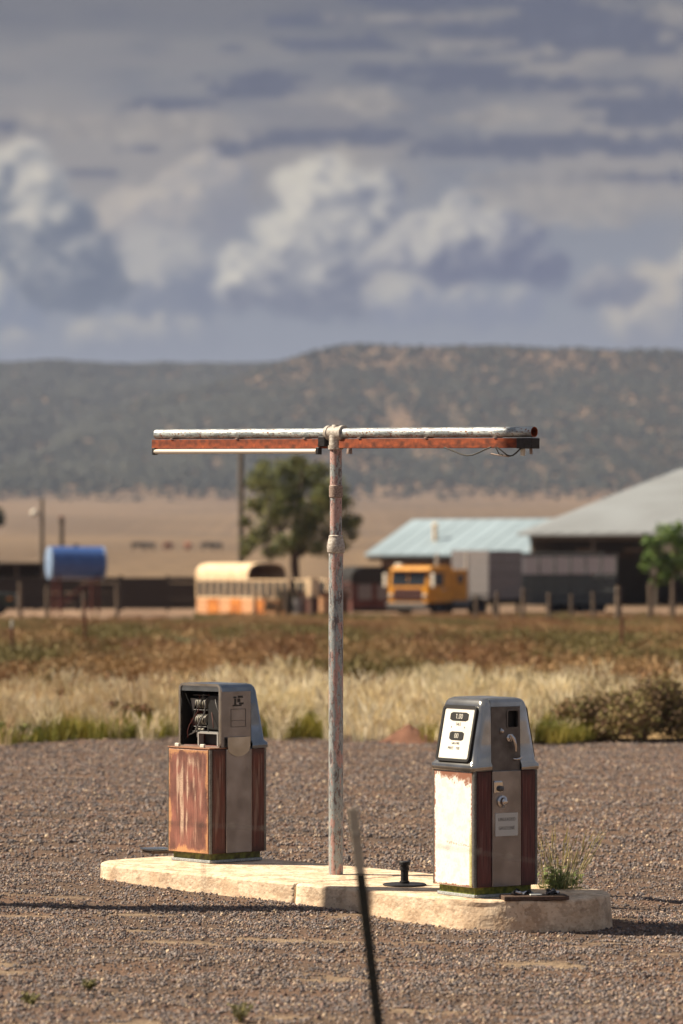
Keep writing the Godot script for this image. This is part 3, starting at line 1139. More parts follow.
	var k2 := put("round_knob", lathe_mesh([Vector2(0.001, 0), Vector2(0.034, 0), Vector2(0.034, 0.008), Vector2(0.024, 0.014), Vector2(0.02, 0.03), Vector2(0.012, 0.037), Vector2(0.001, 0.038)], 20), M.chrome, root)
	k2.position = Vector3(0.2665, 0.685, 0.045)
	k2.rotation.z = -PI / 2
	k2.scale = Vector3.ONE * 1.3
	var sign_plate := put("notice_plate", plate(0.2, 0.165, 0.004, 0.003), M.notice, root)
	sign_plate.position = Vector3(0.268, 0.52, 0.005)
	sign_plate.rotation.y = PI / 2
	for k in 2:
		var line := put("lettering", text_mesh(["UNLEADED", "GASOLINE"][k], 0.0235, 0.0015), M.ink, sign_plate)
		line.position = Vector3(0.0, 0.036 - 0.062 * k, 0.0018)

func white_panel() -> ImageTexture:
	var w := 320
	var h := 560
	var im := Image.create(w, h, false, Image.FORMAT_RGB8)
	for y in h:
		for x in w:
			var u := float(x) / w
			var v := float(y) / h
			var g := nz.get_noise_2d(u * 4.0, v * 7.0)
			var f := nz2.get_noise_2d(u * 22.0, v * 34.0)
			var c := S(240, 240, 238).lerp(S(222, 219, 212), 0.6 * sstep(0.05, 0.4, g))
			c = c.lerp(S(222, 212, 190), 0.5 * sstep(0.2, 0.5, f))
			# rust and old brown coat where the white has flaked: top edge, corners, rims
			var edge := minf(minf(u, 1.0 - u) * 0.9, minf(v * 1.0, (1.0 - v) * 1.8))
			var top := sstep(0.075, 0.015, v + 0.07 * g + 0.05 * f - 0.05 * sstep(0.55, 1.0, u))
			c = c.lerp(S(134, 84, 64), 0.9 * maxf(sstep(0.03, 0.005, edge + 0.03 * f + 0.02 * g), top * sstep(0.14, 0.2, u + 0.05 * f)))
			var dent := sstep(0.02, 0.0, absf(v - 0.615 - 0.03 * u + 0.01 * f)) * sstep(0.25, 0.4, u + 0.1 * g) * sstep(0.0, 0.3, f + 0.15)
			c = c.lerp(S(160, 140, 124), 0.7 * dent)
			if u > 0.93:
				c = c.lerp(S(150, 156, 70), 0.55 * sstep(0.35, 0.65, v + 0.2 * g))
			im.set_pixel(x, y, c)
	return tex(im)

# old coat worn through in soft vertical streaks, edges weathered to another tone
func streak_panel(w: int, h: int, sd: int, base: Color, worn: Color, rim: Color, wide: float) -> ImageTexture:
	var a := FastNoiseLite.new()
	a.seed = sd
	a.frequency = 1.0
	a.fractal_octaves = 5
	var im := Image.create(w, h, false, Image.FORMAT_RGB8)
	for y in h:
		for x in w:
			var u := float(x) / w
			var v := float(y) / h
			var s := a.get_noise_2d(u * 7.0, v * 1.1)
			var t := a.get_noise_2d(u * 26.0 + 30.0, v * 2.6)
			var g := a.get_noise_2d(u * 2.2 + 60.0, v * 2.6)
			var f := a.get_noise_2d(u * 40.0 + 9.0, v * 60.0)
			var c := base.lerp(base * 0.72, clampf(0.5 + 1.2 * g, 0.0, 1.0)) * (1.0 + 0.14 * t + 0.08 * f)
			var mid := lerpf(sstep(0.06, 0.25, u + 0.08 * g) * sstep(0.95, 0.7, u + 0.1 * g) * sstep(0.02, 0.14, v + 0.05 * s) * sstep(1.0, 0.8, v + 0.1 * s), 0.55, wide - 0.5 if wide > 0.5 else 0.0)
			c = c.lerp(worn, 0.85 * mid * sstep(-0.12, 0.42, s + 0.35 * t + 0.5 * g + 0.1 * f))
			var inner := minf(minf(u, 1.0 - u), minf(v, 1.0 - v) * 1.6)
			c = c.lerp(rim, 0.85 * sstep(0.07, 0.015, inner + 0.1 * g + 0.05 * t + 0.03 * f))
			c = c.lerp(Color(0.2, 0.12, 0.1), 0.5 * sstep(0.3, 0.45, f + 0.3 * g))
			c.a = 1.0
			im.set_pixel(x, y, c.clamp())
	return tex(im)

func side_with_hole() -> ArrayMesh:
	# flat plate 0.262 x 0.455 with a rectangular opening for the nozzle
	var st := begin()
	var hx0 := 0.062 - 0.0475
	var hx1 := 0.062 + 0.0475
	var hy0 := 0.37 - 0.06
	var hy1 := 0.37 + 0.06
	var z := 0.0085
	var w := 0.1295
	for b in [[-w, 0.0, hx0, 0.458], [hx1, 0.0, w, 0.458], [hx0, 0.0, hx1, hy0], [hx0, hy1, hx1, 0.458]]:
		bbox(st, Vector3(b[0], b[1], -z), Vector3(b[2], b[3], z), 0.0006)
	return done(st)

func recess_cup() -> ArrayMesh:
	var st := begin()
	for b in [[-0.038, -0.05, -0.03, -0.036, 0.05, 0.0], [0.036, -0.05, -0.03, 0.038, 0.05, 0.0], [-0.036, -0.05, -0.03, 0.036, -0.048, 0.0], [-0.036, 0.048, -0.03, 0.036, 0.05, 0.0], [-0.036, -0.048, -0.03, 0.036, 0.048, -0.027]]:
		bbox(st, Vector3(b[0], b[1], b[2]), Vector3(b[3], b[4], b[5]), 0.0004)
	return done(st)

func lever_mesh() -> ArrayMesh:
	var st := begin()
	lathe(st, [Vector2(0.001, 0), Vector2(0.024, 0), Vector2(0.024, 0.01), Vector2(0.012, 0.016), Vector2(0.012, 0.03), Vector2(0.001, 0.032)], 16, Transform3D(Basis(Vector3.RIGHT, PI / 2), Vector3.ZERO))
	tube(st, [Vector3(-0.004, 0.02, 0.024), Vector3(0.012, -0.005, 0.034), Vector3(0.03, -0.05, 0.03), Vector3(0.036, -0.085, 0.026)], [0.011, 0.013, 0.009, 0.006], 10)
	return done(st)

func build_pump_open() -> void:
	M.rust_front = uv_mat(streak_panel(320, 560, 91, S(142, 92, 82), S(208, 182, 162), S(200, 150, 104), 0.5), 0.6)
	M.rust_side = uv_mat(streak_panel(160, 640, 93, S(92, 48, 38), S(150, 128, 118), S(60, 34, 30), 1.0), 0.55)
	M.green_rust = tri_mat(Color.WHITE, mottle(256, 256, 0.02, 63, S(46, 40, 26), S(128, 138, 62), 1.0), 2.6, 0.7)
	var d := 31.0
	var root := thing("fuel_pump", "gutted fuel pump with brown peeling panels and exposed number wheels", "fuel pump", Vector3(px_x(217.0, d), TOP + 0.002, -d), -48.0, "pumps on the island")
	root.scale = Vector3(1.05, 1.0, 1.05)
	pump_body(root, M.rust_front, M.rust_side, M.green_rust, M.pale_lip)
	put("back_shell", half_shell(-1.0), M.shell_blue, root)
	put("top_cover", top_cover(-0.129, 0.168), M.shell_blue, root)
	var ledge := put("ledge", box_mesh(Vector3(-0.25, 0.906, -0.1), Vector3(0.25, 0.918, 0.284), 0.003), M.rust_ledge, root)
	for s in [1.0, -1.0]:
		var q := put("head_side", box_mesh(Vector3(-0.148, 0.0, -0.0085), Vector3(0.148, 0.45, 0.0085), 0.003), M.stainless, root)
		q.position = Vector3(s * 0.242, 0.917, 0.018)
		q.rotation.y = s * PI / 2
		# rounded tongue that laps over the strip below
		var st := begin()
		var poly := PackedVector2Array()
		for i in 13:
			var a := PI + PI * i / 12.0
			poly.append(Vector2(cos(a) * 0.112, sin(a) * 0.085))
		poly.append(Vector2(0.112, 0.07))
		poly.append(Vector2(-0.112, 0.07))
		prism(st, poly, -0.004, 0.004)
		var tongue := put("tongue", done(st), M.shell, root)
		tongue.position = Vector3(s * 0.271, 0.93, 0.01)
		tongue.rotation.y = s * PI / 2
		if s > 0:
			# stencilled mark and framed instruction plate
			for b in [[-0.035, 0.4, 0.034, 0.014], [0.02, 0.404, 0.05, 0.018], [-0.03, 0.365, 0.02, 0.05], [0.005, 0.375, 0.03, 0.03], [0.03, 0.35, 0.045, 0.016], [-0.012, 0.335, 0.09, 0.012]]:
				var mk := put("stencil_mark", size_box(Vector3(b[2], b[3], 0.0016), Vector3.ZERO, 0.0004), M.ink, q)
				mk.position = Vector3(b[0] + 0.02, b[1], 0.0092)
			var fr := put("plate_frame", ring_plate(0.15, 0.145, 0.004, 0.0035, 0.0016), M.ink, q)
			fr.position = Vector3(0.02, 0.235, 0.0092)
			var bar := put("plate_divider", size_box(Vector3(0.143, 0.003, 0.0016), Vector3.ZERO, 0.0004), M.ink, q)
			bar.position = Vector3(0.02, 0.215, 0.0092)
	# open front: rim, chamber and what is left of the computer
	var rim := put("front_rim", ring_plate(0.496, 0.52, 0.045, 0.02, 0.016), M.shell, root)
	rim.position = Vector3(0, 1.166, 0.168)
	for s in [-1.0, 1.0]:
		put("chamber_liner", box_mesh(Vector3(s * 0.23 - 0.003, 0.93, -0.108), Vector3(s * 0.23 + 0.003, 1.36, 0.155), 0.001), M.black, root)
	put("chamber_back", box_mesh(Vector3(-0.23, 0.918, -0.12), Vector3(0.23, 1.36, -0.11)), M.black, root)
	put("chamber_floor", box_mesh(Vector3(-0.23, 0.9185, -0.1095), Vector3(0.23, 0.93, 0.16)), M.maroon, root)
	put("computer_box", box_mesh(Vector3(0.035, 1.055, -0.1), Vector3(0.225, 1.335, 0.125), 0.01), M.black, root)
	put("gear_case", box_mesh(Vector3(-0.215, 0.94, -0.1), Vector3(-0.13, 1.2, 0.02), 0.006), M.maroon, root)
	for k in 2:
		var y := 1.265 - 0.135 * k
		var bar := put("wheel_carrier", box_mesh(Vector3(-0.15, y - 0.06, 0.05), Vector3(0.03, y - 0.052, 0.11), 0.003), M.alu_dark, root)
		for i in 3:
			var wheel := put("number_wheel", cyl_mesh(Vector3(-0.014, 0, 0), Vector3(0.014, 0, 0), 0.046, 0.046, 18), M.wheel_face, root)
			wheel.position = Vector3(-0.09 + 0.042 * i, y, 0.085)
			var band_m := put("number_band", cyl_mesh(Vector3(-0.007, 0, 0), Vector3(0.007, 0, 0), 0.047, 0.047, 18), M.black, wheel)
			band_m.position.x = 0.0
	put("top_bracket", box_mesh(Vector3(-0.15, 1.325, 0.06), Vector3(0.02, 1.333, 0.12), 0.003), M.alu_dark, root)
	var tri_bracket := begin()
	prism(tri_bracket, PackedVector2Array([Vector2(-0.2, 1.3), Vector2(-0.13, 1.3), Vector2(-0.17, 1.2)]), 0.09, 0.098)
	put("corner_bracket", done(tri_bracket), M.alu, root)
	var tri_b2 := begin()
	prism(tri_b2, PackedVector2Array([Vector2(-0.215, 1.13), Vector2(-0.14, 1.17), Vector2(-0.14, 1.09), Vector2(-0.19, 1.075)]), 0.08, 0.088)
	put("side_lever", done(tri_b2), M.maroon, root)
	put("reset_bar", box_mesh(Vector3(-0.13, 1.045, 0.09), Vector3(-0.03, 1.062, 0.11), 0.004), M.wheel_face, root)
	put("shelf", box_mesh(Vector3(-0.14, 1.028, 0.0), Vector3(0.215, 1.04, 0.13), 0.003), M.alu_dark, root)
	var reg := put("register_frame", ring_plate(0.24, 0.12, 0.008, 0.012, 0.05), M.alu, root)
	reg.position = Vector3(0.075, 0.96 + 0.015, 0.13)
	put("register_drum", box_mesh(Vector3(-0.03, 0.93, 0.02), Vector3(0.18, 1.02, 0.1), 0.01), M.black, root)
	put("bracket_stem", box_mesh(Vector3(-0.1, 0.99, 0.1), Vector3(-0.09, 1.03, 0.12), 0.002), M.alu, root)
	# loose wiring and linkage
	for k in 6:
		var x0 := -0.19 + 0.07 * k
		var path := []
		var rad := []
		for i in 8:
			var t := i / 7.0
			path.append(Vector3(x0 + 0.05 * sin(4.0 * t + k), lerpf(1.34, 0.95 + 0.03 * k, t), 0.13 + 0.025 * cos(5.0 * t + 2.0 * k)))
			rad.append(0.0035)
		put("loose_wire", tube_mesh(path, rad, 5), [M.black_cable, M.maroon, M.alu_dark][k % 3], root)
	put("linkage", tube_mesh([Vector3(-0.2, 1.0, 0.12), Vector3(-0.1, 1.03, 0.14), Vector3(0.02, 1.19, 0.14), Vector3(0.03, 1.3, 0.13)], [0.006, 0.006, 0.006, 0.006], 6), M.alu_dark, root)
	for x in [-0.15, 0.15]:
		var clip := put("clip", size_box(Vector3(0.05, 0.028, 0.02), Vector3.ZERO, 0.004), M.wheel_white, root)
		clip.position = Vector3(x, 0.932, 0.268)
	var bulb := put("side_lug", size_box(Vector3(0.02, 0.07, 0.02), Vector3.ZERO, 0.006), M.alu, root)
	bulb.position = Vector3(-0.256, 0.97, 0.15)

# ------------------------------------------------------------------ pipe lamp stand
func pipe_image(sd: int, w: int, h: int, pink: float, dark: float) -> ImageTexture:
	var a := FastNoiseLite.new()
	a.seed = sd
	a.frequency = 1.0
	a.fractal_octaves = 5
	var im := Image.create(w, h, false, Image.FORMAT_RGB8)
	for y in h:
		for x in w:
			# periodic round the pipe
			var an := TAU * x / w
			var v := float(y) / h * (float(h) / w) * 2.0
			var p := Vector3(cos(an) * 0.7, v, sin(an) * 0.7)
			var g := a.get_noise_3dv(p * Vector3(1.0, 0.4, 1.0))
			var f := a.get_noise_3dv(p * Vector3(2.4, 1.2, 2.4) + Vector3(7, 0, 0))
			var s := a.get_noise_3dv(p * 7.0 + Vector3(0, 5, 0))
			var c := S(158, 168, 172).lerp(S(128, 138, 144), sstep(-0.2, 0.4, f))
			c = c.lerp(S(184, 152, 148), sstep(0.06, 0.12, g + 0.25 * f + pink))
			c = c.lerp(S(104, 92, 94), 0.8 * sstep(0.16, 0.3, f + 0.25 * s - g * 0.4 + dark))
			c = c.lerp(S(196, 188, 184), 0.8 * sstep(0.3, 0.36, a.get_noise_3dv(p * 3.2 + Vector3(31, 2, 8)) + 0.25 * s))
			c = c.lerp(S(128, 82, 62), 0.6 * sstep(0.3, 0.42, s - 0.3 * f))
			im.set_pixel(x, y, c)
	return tex(im)

func bar_image(sd: int) -> ImageTexture:
	var a := FastNoiseLite.new()
	a.seed = sd
	a.frequency = 1.0
	a.fractal_octaves = 5
	var im := Image.create(128, 1024, false, Image.FORMAT_RGB8)
	for y in 1024:
		for x in 128:
			var an := TAU * x / 128.0
			var p := Vector3(cos(an) * 0.7, y / 40.0, sin(an) * 0.7)
			var g := a.get_noise_3dv(p * Vector3(1, 0.5, 1))
			var s := a.get_noise_3dv(p * 2.6)
			var c := S(190, 200, 204).lerp(S(140, 152, 160), sstep(-0.15, 0.25, g))
			c = c.lerp(S(120, 112, 112), 0.75 * sstep(0.2, 0.32, s + 0.4 * g))
			c = c.lerp(S(132, 78, 56), 0.8 * sstep(0.36, 0.44, s - 0.5 * g))
			im.set_pixel(x, y, c)
	return tex(im)

func build_lamp_stand() -> void:
	var d := 29.6
	var at := Vector3(px_x(335.9, d), TOP, -d)
	var root := thing("lamp_stand", "rusty T-shaped pipe lamp stand with one fluorescent tube between the pumps", "lamp stand", at)
	var lower := uv_mat(pipe_image(101, 128, 1024, -0.08, -0.04), 0.5, 0.25)
	var upper := uv_mat(pipe_image(103, 128, 512, 0.16, 0.0), 0.6, 0.15)
	var whiteish := tri_mat(Color.WHITE, mottle(256, 256, 0.03, 105, S(120, 108, 100), S(226, 226, 222)), 5.0, 0.6)
	M.bar_pipe = uv_mat(bar_image(107), 0.45, 0.3)
	M.rust_channel = tri_mat(Color.WHITE, mottle(512, 512, 0.012, 109, S(50, 24, 22), S(190, 92, 48)), 2.4, 0.85)
	M.collar = tri_mat(Color.WHITE, mottle(256, 256, 0.04, 111, S(92, 72, 64), S(190, 174, 166)), 6.0, 0.6)
	var y := func(py: float) -> float: return py_h(py, d) - TOP
	put("pole", lathe_mesh([Vector2(0.056, -0.02), Vector2(0.056, y.call(553.0))], 32), lower, root)
	put("coupling", lathe_mesh([Vector2(0.056, y.call(553.5)), Vector2(0.066, y.call(552.0)), Vector2(0.07, y.call(547.0)), Vector2(0.066, y.call(543.0)), Vector2(0.055, y.call(537.5)), Vector2(0.056, y.call(536.0)), Vector2(0.047, y.call(535.0))], 28), whiteish, root)
	put("upper_pole", lathe_mesh([Vector2(0.046, y.call(536.0)), Vector2(0.046, y.call(446.0))], 28), upper, root)
	put("collar", lathe_mesh([Vector2(0.046, y.call(498.0)), Vector2(0.0525, y.call(497.0)), Vector2(0.0525, y.call(486.0)), Vector2(0.046, y.call(485.0))], 28), M.collar, root)
	# cross arm: local frame along the bar
	var dir := Vector3(0.707, -0.019, 0.707).normalized()
	var side := Vector3(-0.707, 0, 0.707)
	var up := side.cross(dir)
	if up.y < 0:
		up = -up
	var mid := Vector3(0, 3.598 - TOP, 0)
	var B := func(s: float, u: float, w := 0.0) -> Vector3: return mid + dir * s + up * u + side * w
	put("tee_fitting", tee(B, 0.053), whiteish, root)
	for a in [[-2.05, -0.07], [0.07, 2.06]]:
		var st := begin()
		cyl(st, B.call(a[0], 0.0), B.call(a[1], 0.0), 0.0385, 0.0385, 24, false)
		var arm := put("cross_pipe", done(st), M.bar_pipe, root)
		arm.name = "cross_pipe"
		var e: float = a[0] if a[0] < -1.0 else a[1]
		var sg := signf(e)
		var rimst := begin()
		cyl(rimst, B.call(e - sg * 0.25, 0.0), B.call(e + sg * 0.001, 0.0), 0.0325, 0.0325, 24, false)
		put("pipe_bore", done(rimst), M.rust_channel, arm)
		put("pipe_lip", annulus(B.call(e + sg * 0.001, 0.0), dir, up, side, 0.0325, 0.039), M.rust_channel, arm)
		put("bore_plug", annulus(B.call(e - sg * 0.24, 0.0), dir, up, side, 0.0, 0.0325), M.black, arm)
	# rusted light channels under the pipe (two flanges and a web)
	var frame := Basis(dir, up, dir.cross(up))
	for a in [[-2.08, -0.075], [0.062, 1.92]]:
		var st := begin()
		var c: Vector3 = B.call((a[0] + a[1]) / 2, -0.081)
		var hl: float = (a[1] - a[0]) / 2
		var xf := Transform3D(frame, c)
		bbox(st, Vector3(-hl, -0.036, -0.03), Vector3(hl, 0.036, -0.025), 0.002, xf)
		bbox(st, Vector3(-hl, -0.036, 0.025), Vector3(hl, 0.036, 0.03), 0.002, xf)
		bbox(st, Vector3(-hl, 0.03, -0.0245), Vector3(hl, 0.0355, 0.0245), 0.002, xf)
		put("light_channel", done(st), M.rust_channel, root)
		for k in 3:
			var f: float = lerpf(a[0], a[1], 0.12 + 0.38 * k)
			var cl := begin()
			bbox(cl, Vector3(-0.014, -0.001, -0.04), Vector3(0.014, 0.006, 0.04), 0.001, Transform3D(frame, B.call(f, -0.041)))
			put("strap", done(cl), M.collar, root)
	# one tube still in its sockets
	var t0: Vector3 = B.call(-2.03, -0.141, 0.035)
	var t1: Vector3 = B.call(-0.17, -0.139, 0.035)
	var tubem := put("fluorescent_tube", cyl_mesh(t0, t1, 0.0185, 0.0185, 16), M.tube_glass, root)
	tubem.name = "fluorescent_tube"
	for e in [[-2.04, -0.141], [-0.155, -0.139]]:
		var sk := begin()
		bbox(sk, Vector3(-0.018, -0.026, -0.02), Vector3(0.018, 0.03, 0.02), 0.005, Transform3D(frame, B.call(e[0], e[1], 0.03)))
		put("tube_socket", done(sk), M.dark_steel, root)
	var gear := begin()
	bbox(gear, Vector3(-0.05, -0.03, -0.05), Vector3(0.03, 0.05, 0.05), 0.006, Transform3D(frame, B.call(-0.1, -0.075)))
	put("junction_box", done(gear), M.dark_steel, root)
	for s in [0.02, 0.17]:
		var bolt := begin()
		cyl(bolt, B.call(s, -0.118, 0.02), B.call(s, -0.16, 0.02), 0.02, 0.024, 10)
		put("bolt", done(bolt), M.collar, root)
	# end bracket with broken sockets and hanging leads
	var br := begin()
	bbox(br, Vector3(-0.075, -0.042, -0.047), Vector3(0.075, 0.036, 0.047), 0.004, Transform3D(frame, B.call(2.0, -0.08)))
	put("end_bracket", done(br), M.dark_steel, root)
	var so := begin()
	bbox(so, Vector3(-0.014, -0.05, -0.014), Vector3(0.014, 0.0, 0.014), 0.003, Transform3D(frame, B.call(1.95, -0.123)))
	put("broken_socket", done(so), M.wheel_white, root)
	var so2 := begin()
	bbox(so2, Vector3(-0.009, -0.04, -0.01), Vector3(0.009, 0.0, 0.01), 0.003, Transform3D(frame, B.call(2.03, -0.123)))
	put("broken_socket", done(so2), M.collar, root)
	for c in [[1.18, -0.113, 1.66, -0.113, 0.055, 0.006], [1.72, -0.113, 1.98, -0.11, 0.06, 0.006], [1.7, -0.115, 1.78, -0.175, 0.012, 0.005]]:
		var path := []
		var rad := []
		for k in 9:
			var t := k / 8.0
			path.append(B.call(lerpf(c[0], c[2], t), lerpf(c[1], c[3], t) - c[4] * sin(PI * t) + 0.006 * sin(9.0 * t), 0.03))
			rad.append(c[5])
		put("loose_cable", tube_mesh(path, rad, 6), M.black_cable, root)
	put("loose_cable", tube_mesh([B.call(1.66, -0.16, 0.03), B.call(1.74, -0.172, 0.03), B.call(1.83, -0.178, 0.02)], [0.006, 0.006, 0.009], 6), M.collar, root)

func tee(B: Callable, r: float) -> ArrayMesh:
	var st := begin()
	cyl(st, B.call(-0.075, 0.0), B.call(0.075, 0.0), r, r, 24)
	cyl(st, B.call(-0.088, 0.0), B.call(-0.06, 0.0), r + 0.006, r + 0.006, 24)
	cyl(st, B.call(0.06, 0.0), B.call(0.088, 0.0), r + 0.006, r + 0.006, 24)
	var base: Vector3 = B.call(0, 0)
	cyl(st, base + Vector3(0, -0.12, 0), base, r, r, 24)
	cyl(st, base + Vector3(0, -0.125, 0), base + Vector3(0, -0.095, 0), r + 0.007, r + 0.007, 24)
	cyl(st, base + Vector3(0, 0.03, 0), base + Vector3(0, 0.064, 0), 0.04, 0.03, 16)
	return done(st)

func annulus(c: Vector3, dir: Vector3, up: Vector3, side: Vector3, r0: float, r1: float) -> ArrayMesh:
	var st := begin()
	for i in 24:
		var a0 := TAU * i / 24.0
		var a1 := TAU * (i + 1) / 24.0
		var e0 := up * cos(a0) + side * sin(a0)
		var e1 := up * cos(a1) + side * sin(a1)
		if r0 <= 0.0:
			tri(st, c, c + e0 * r1, c + e1 * r1)
		else:
			quad(st, c + e0 * r0, c + e0 * r1, c + e1 * r1, c + e1 * r0)
	return done(st)

# ------------------------------------------------------------------ small things round the island, near fence, utility pole
func build_small_things() -> void:
	# fill pipe in its cover plate
	var d := 28.62
	var root := thing("fill_pipe", "short black capped fill pipe rising from round dark cover plate", "pipe", Vector3(px_x(404.5, d), TOP, -d))
	put("cover_plate", lathe_mesh([Vector2(0.001, 0.0), Vector2(0.16, 0.0), Vector2(0.165, 0.006), Vector2(0.155, 0.012), Vector2(0.001, 0.014)], 28), M.dark_steel, root)
	put("pipe", lathe_mesh([Vector2(0.001, 0.012), Vector2(0.037, 0.012), Vector2(0.037, 0.03), Vector2(0.029, 0.034), Vector2(0.029, 0.11), Vector2(0.035, 0.112), Vector2(0.035, 0.13), Vector2(0.03, 0.132), Vector2(0.03, 0.15)], 20), M.black_iron, root)
	put("cap", lathe_mesh([Vector2(0.001, 0.148), Vector2(0.04, 0.148), Vector2(0.042, 0.152), Vector2(0.042, 0.172), Vector2(0.036, 0.178), Vector2(0.001, 0.178)], 20), M.black_iron, root)
	# flat hatch with fittings by the white pump
	d = 27.42
	root = thing("hatch_plate", "flat brown steel hatch plate lying on the rounded island end", "hatch", Vector3(px_x(534, d), TOP + 0.001, -d), 8.0)
	put("plate", box_mesh(Vector3(-0.235, 0, -0.1), Vector3(0.235, 0.03, 0.1), 0.004), M.hatch, root)
	put("insert", box_mesh(Vector3(-0.04, 0.0305, -0.06), Vector3(0.045, 0.04, 0.06), 0.003), M.notice, root)
	put("seam", box_mesh(Vector3(0.0, 0.031, 0.075), Vector3(0.22, 0.036, 0.085), 0.002), M.dark_steel, root)
	for k in 2:
		var x := -0.1 if k == 0 else 0.13
		var f := thing("pipe_fitting", ["galvanised pipe fittings on hatch plate beside the pump", "galvanised pipe fittings on hatch plate toward rounded end"][k], "fitting", root.position + root.basis * Vector3(x, 0.0305, -0.01), 20.0 + 50 * k, "fittings on the hatch")
		for i in 5:
			var st := begin()
			var a := Vector3(-0.05 + 0.025 * i, 0.014, 0.02 * sin(i * 2.3 + k))
			var ax := Vector3(sin(i * 1.7 + k), 0.25 * cos(i * 3.0), cos(i * 1.7 + k)).normalized()
			cyl(st, a - ax * 0.025, a + ax * 0.025, 0.013, 0.013, 10)
			cyl(st, a + ax * 0.012, a + ax * 0.03, 0.017, 0.017, 6)
			var o := put("elbow" if i % 2 else "nipple", done(st), M.chrome if i % 2 else M.dark_steel, f)
			o.position.y = 0.004 * (i % 3)
	# loose plates by the rusty pump
	d = 31.75
	root = thing("metal_plate", "pale bent metal plates stacked behind the gutted pump", "plate", Vector3(px_x(158, d), TOP + 0.001, -d), 25.0)
	put("lower_plate", box_mesh(Vector3(-0.1, 0, -0.11), Vector3(0.12, 0.025, 0.11), 0.004), M.wood_grey, root)
	put("upper_plate", box_mesh(Vector3(-0.12, 0.026, -0.1), Vector3(0.09, 0.042, 0.1), 0.004), M.shell_blue, root)
	# near boundary fence: steel T-post, one strand, a twisted stay
	d = 17.0
	var foot := Vector3(px_x(393.5, d), 0.0, -d)
	root = thing("fence_post", "leaning dark steel T-post with white painted tip", "post", foot)
	var tip := pt(352.5, 808, d) - foot
	var ax2 := tip.normalized()
	var zf := Vector3(0.28, 0, 1).normalized()
	var xf2 := ax2.cross(zf).normalized()
	var fr := Basis(xf2, ax2, xf2.cross(ax2))
	var L := tip.length()
	for part in [[-0.35, L - 0.29, M.post_green, "shaft"], [L - 0.289, L, M.white_tip, "tip"]]:
		var st := begin()
		bbox(st, Vector3(-0.023, part[0], 0.0), Vector3(0.023, part[1], 0.005), 0.001, Transform3D(fr, Vector3.ZERO))
		bbox(st, Vector3(-0.003, part[0], -0.03), Vector3(0.003, part[1], -0.0002), 0.001, Transform3D(fr, Vector3.ZERO))
		put(part[3], done(st), part[2], root)
	var studs := begin()
	for k in 22:
		var yy := L - 0.33 - 0.055 * k
		bbox(studs, Vector3(-0.008, yy, 0.0052), Vector3(0.008, yy + 0.018, 0.014), 0.002, Transform3D(fr, Vector3.ZERO))
	put("stud_row", done(studs), M.post_green, root)
	var path := []
	var rad := []
	for k in 25:
		var px := -260.0 + 1200.0 * k / 24.0
		var py := 834.5 + (0.062 * (px - 360.0) if px < 360.0 else 0.15 * (px - 360.0))
		path.append(pt(px, py, d - 0.03))
		rad.append(0.0021)
	root = thing("fence_wire", "thin barbed wire strand stretched across before the island", "wire", Vector3.ZERO)
	put("strand", tube_mesh(path, rad, 5), M.wire, root)
	for k in 40:
		var t := k / 39.0 * 23.99
		var p: Vector3 = path[int(t)].lerp(path[mini(int(t) + 1, 24)], t - int(t))
		var st := begin()
		cyl(st, p + Vector3(-0.008, -0.012, 0), p + Vector3(0.008, 0.012, 0), 0.0014, 0.0014, 4)
		cyl(st, p + Vector3(0.008, -0.012, 0.004), p + Vector3(-0.008, 0.012, -0.004), 0.0014, 0.0014, 4)
		put("barb", done(st), M.wire, root)
	root = thing("wire_stay", "twisted dark wire stay hanging from the barbed strand", "wire", Vector3.ZERO)
	var p2 := []
	var r2 := []
	for k in 30:
		var py := 822.0 + 330.0 * k / 29.0
		p2.append(pt(203.0 + 8.0 * k / 29.0 + 0.8 * sin(k * 0.9), py, d - 0.035))
		r2.append(0.0032)
	put("twist", tube_mesh(p2, r2, 5), M.rust_wire, root)
	# utility pole outside the picture, whose shadow crosses the gravel, the kerb and the arm
	var up := thing("utility_pole", "tall wooden utility pole whose shadow crosses the gravel and island", "utility pole", Vector3(-5.4, -0.1, -29.2))
	put("shaft", lathe_mesh([Vector2(0.2, 0.0), Vector2(0.19, 3.0), Vector2(0.155, 13.0), Vector2(0.001, 13.05)], 18), M.wood_grey, up)
	put("crossarm", size_box(Vector3(0.1, 0.12, 2.2), Vector3(0.13, 12.4, 0), 0.01), M.wood_grey, up)
	for z in [-1.0, -0.4, 0.4, 1.0]:
		put("insulator", lathe_mesh([Vector2(0.001, 12.46), Vector2(0.03, 12.46), Vector2(0.05, 12.5), Vector2(0.03, 12.53), Vector2(0.045, 12.56), Vector2(0.02, 12.62), Vector2(0.001, 12.63)], 14, Transform3D(Basis(), Vector3(0.13, 0, z))), M.dark_steel, up)

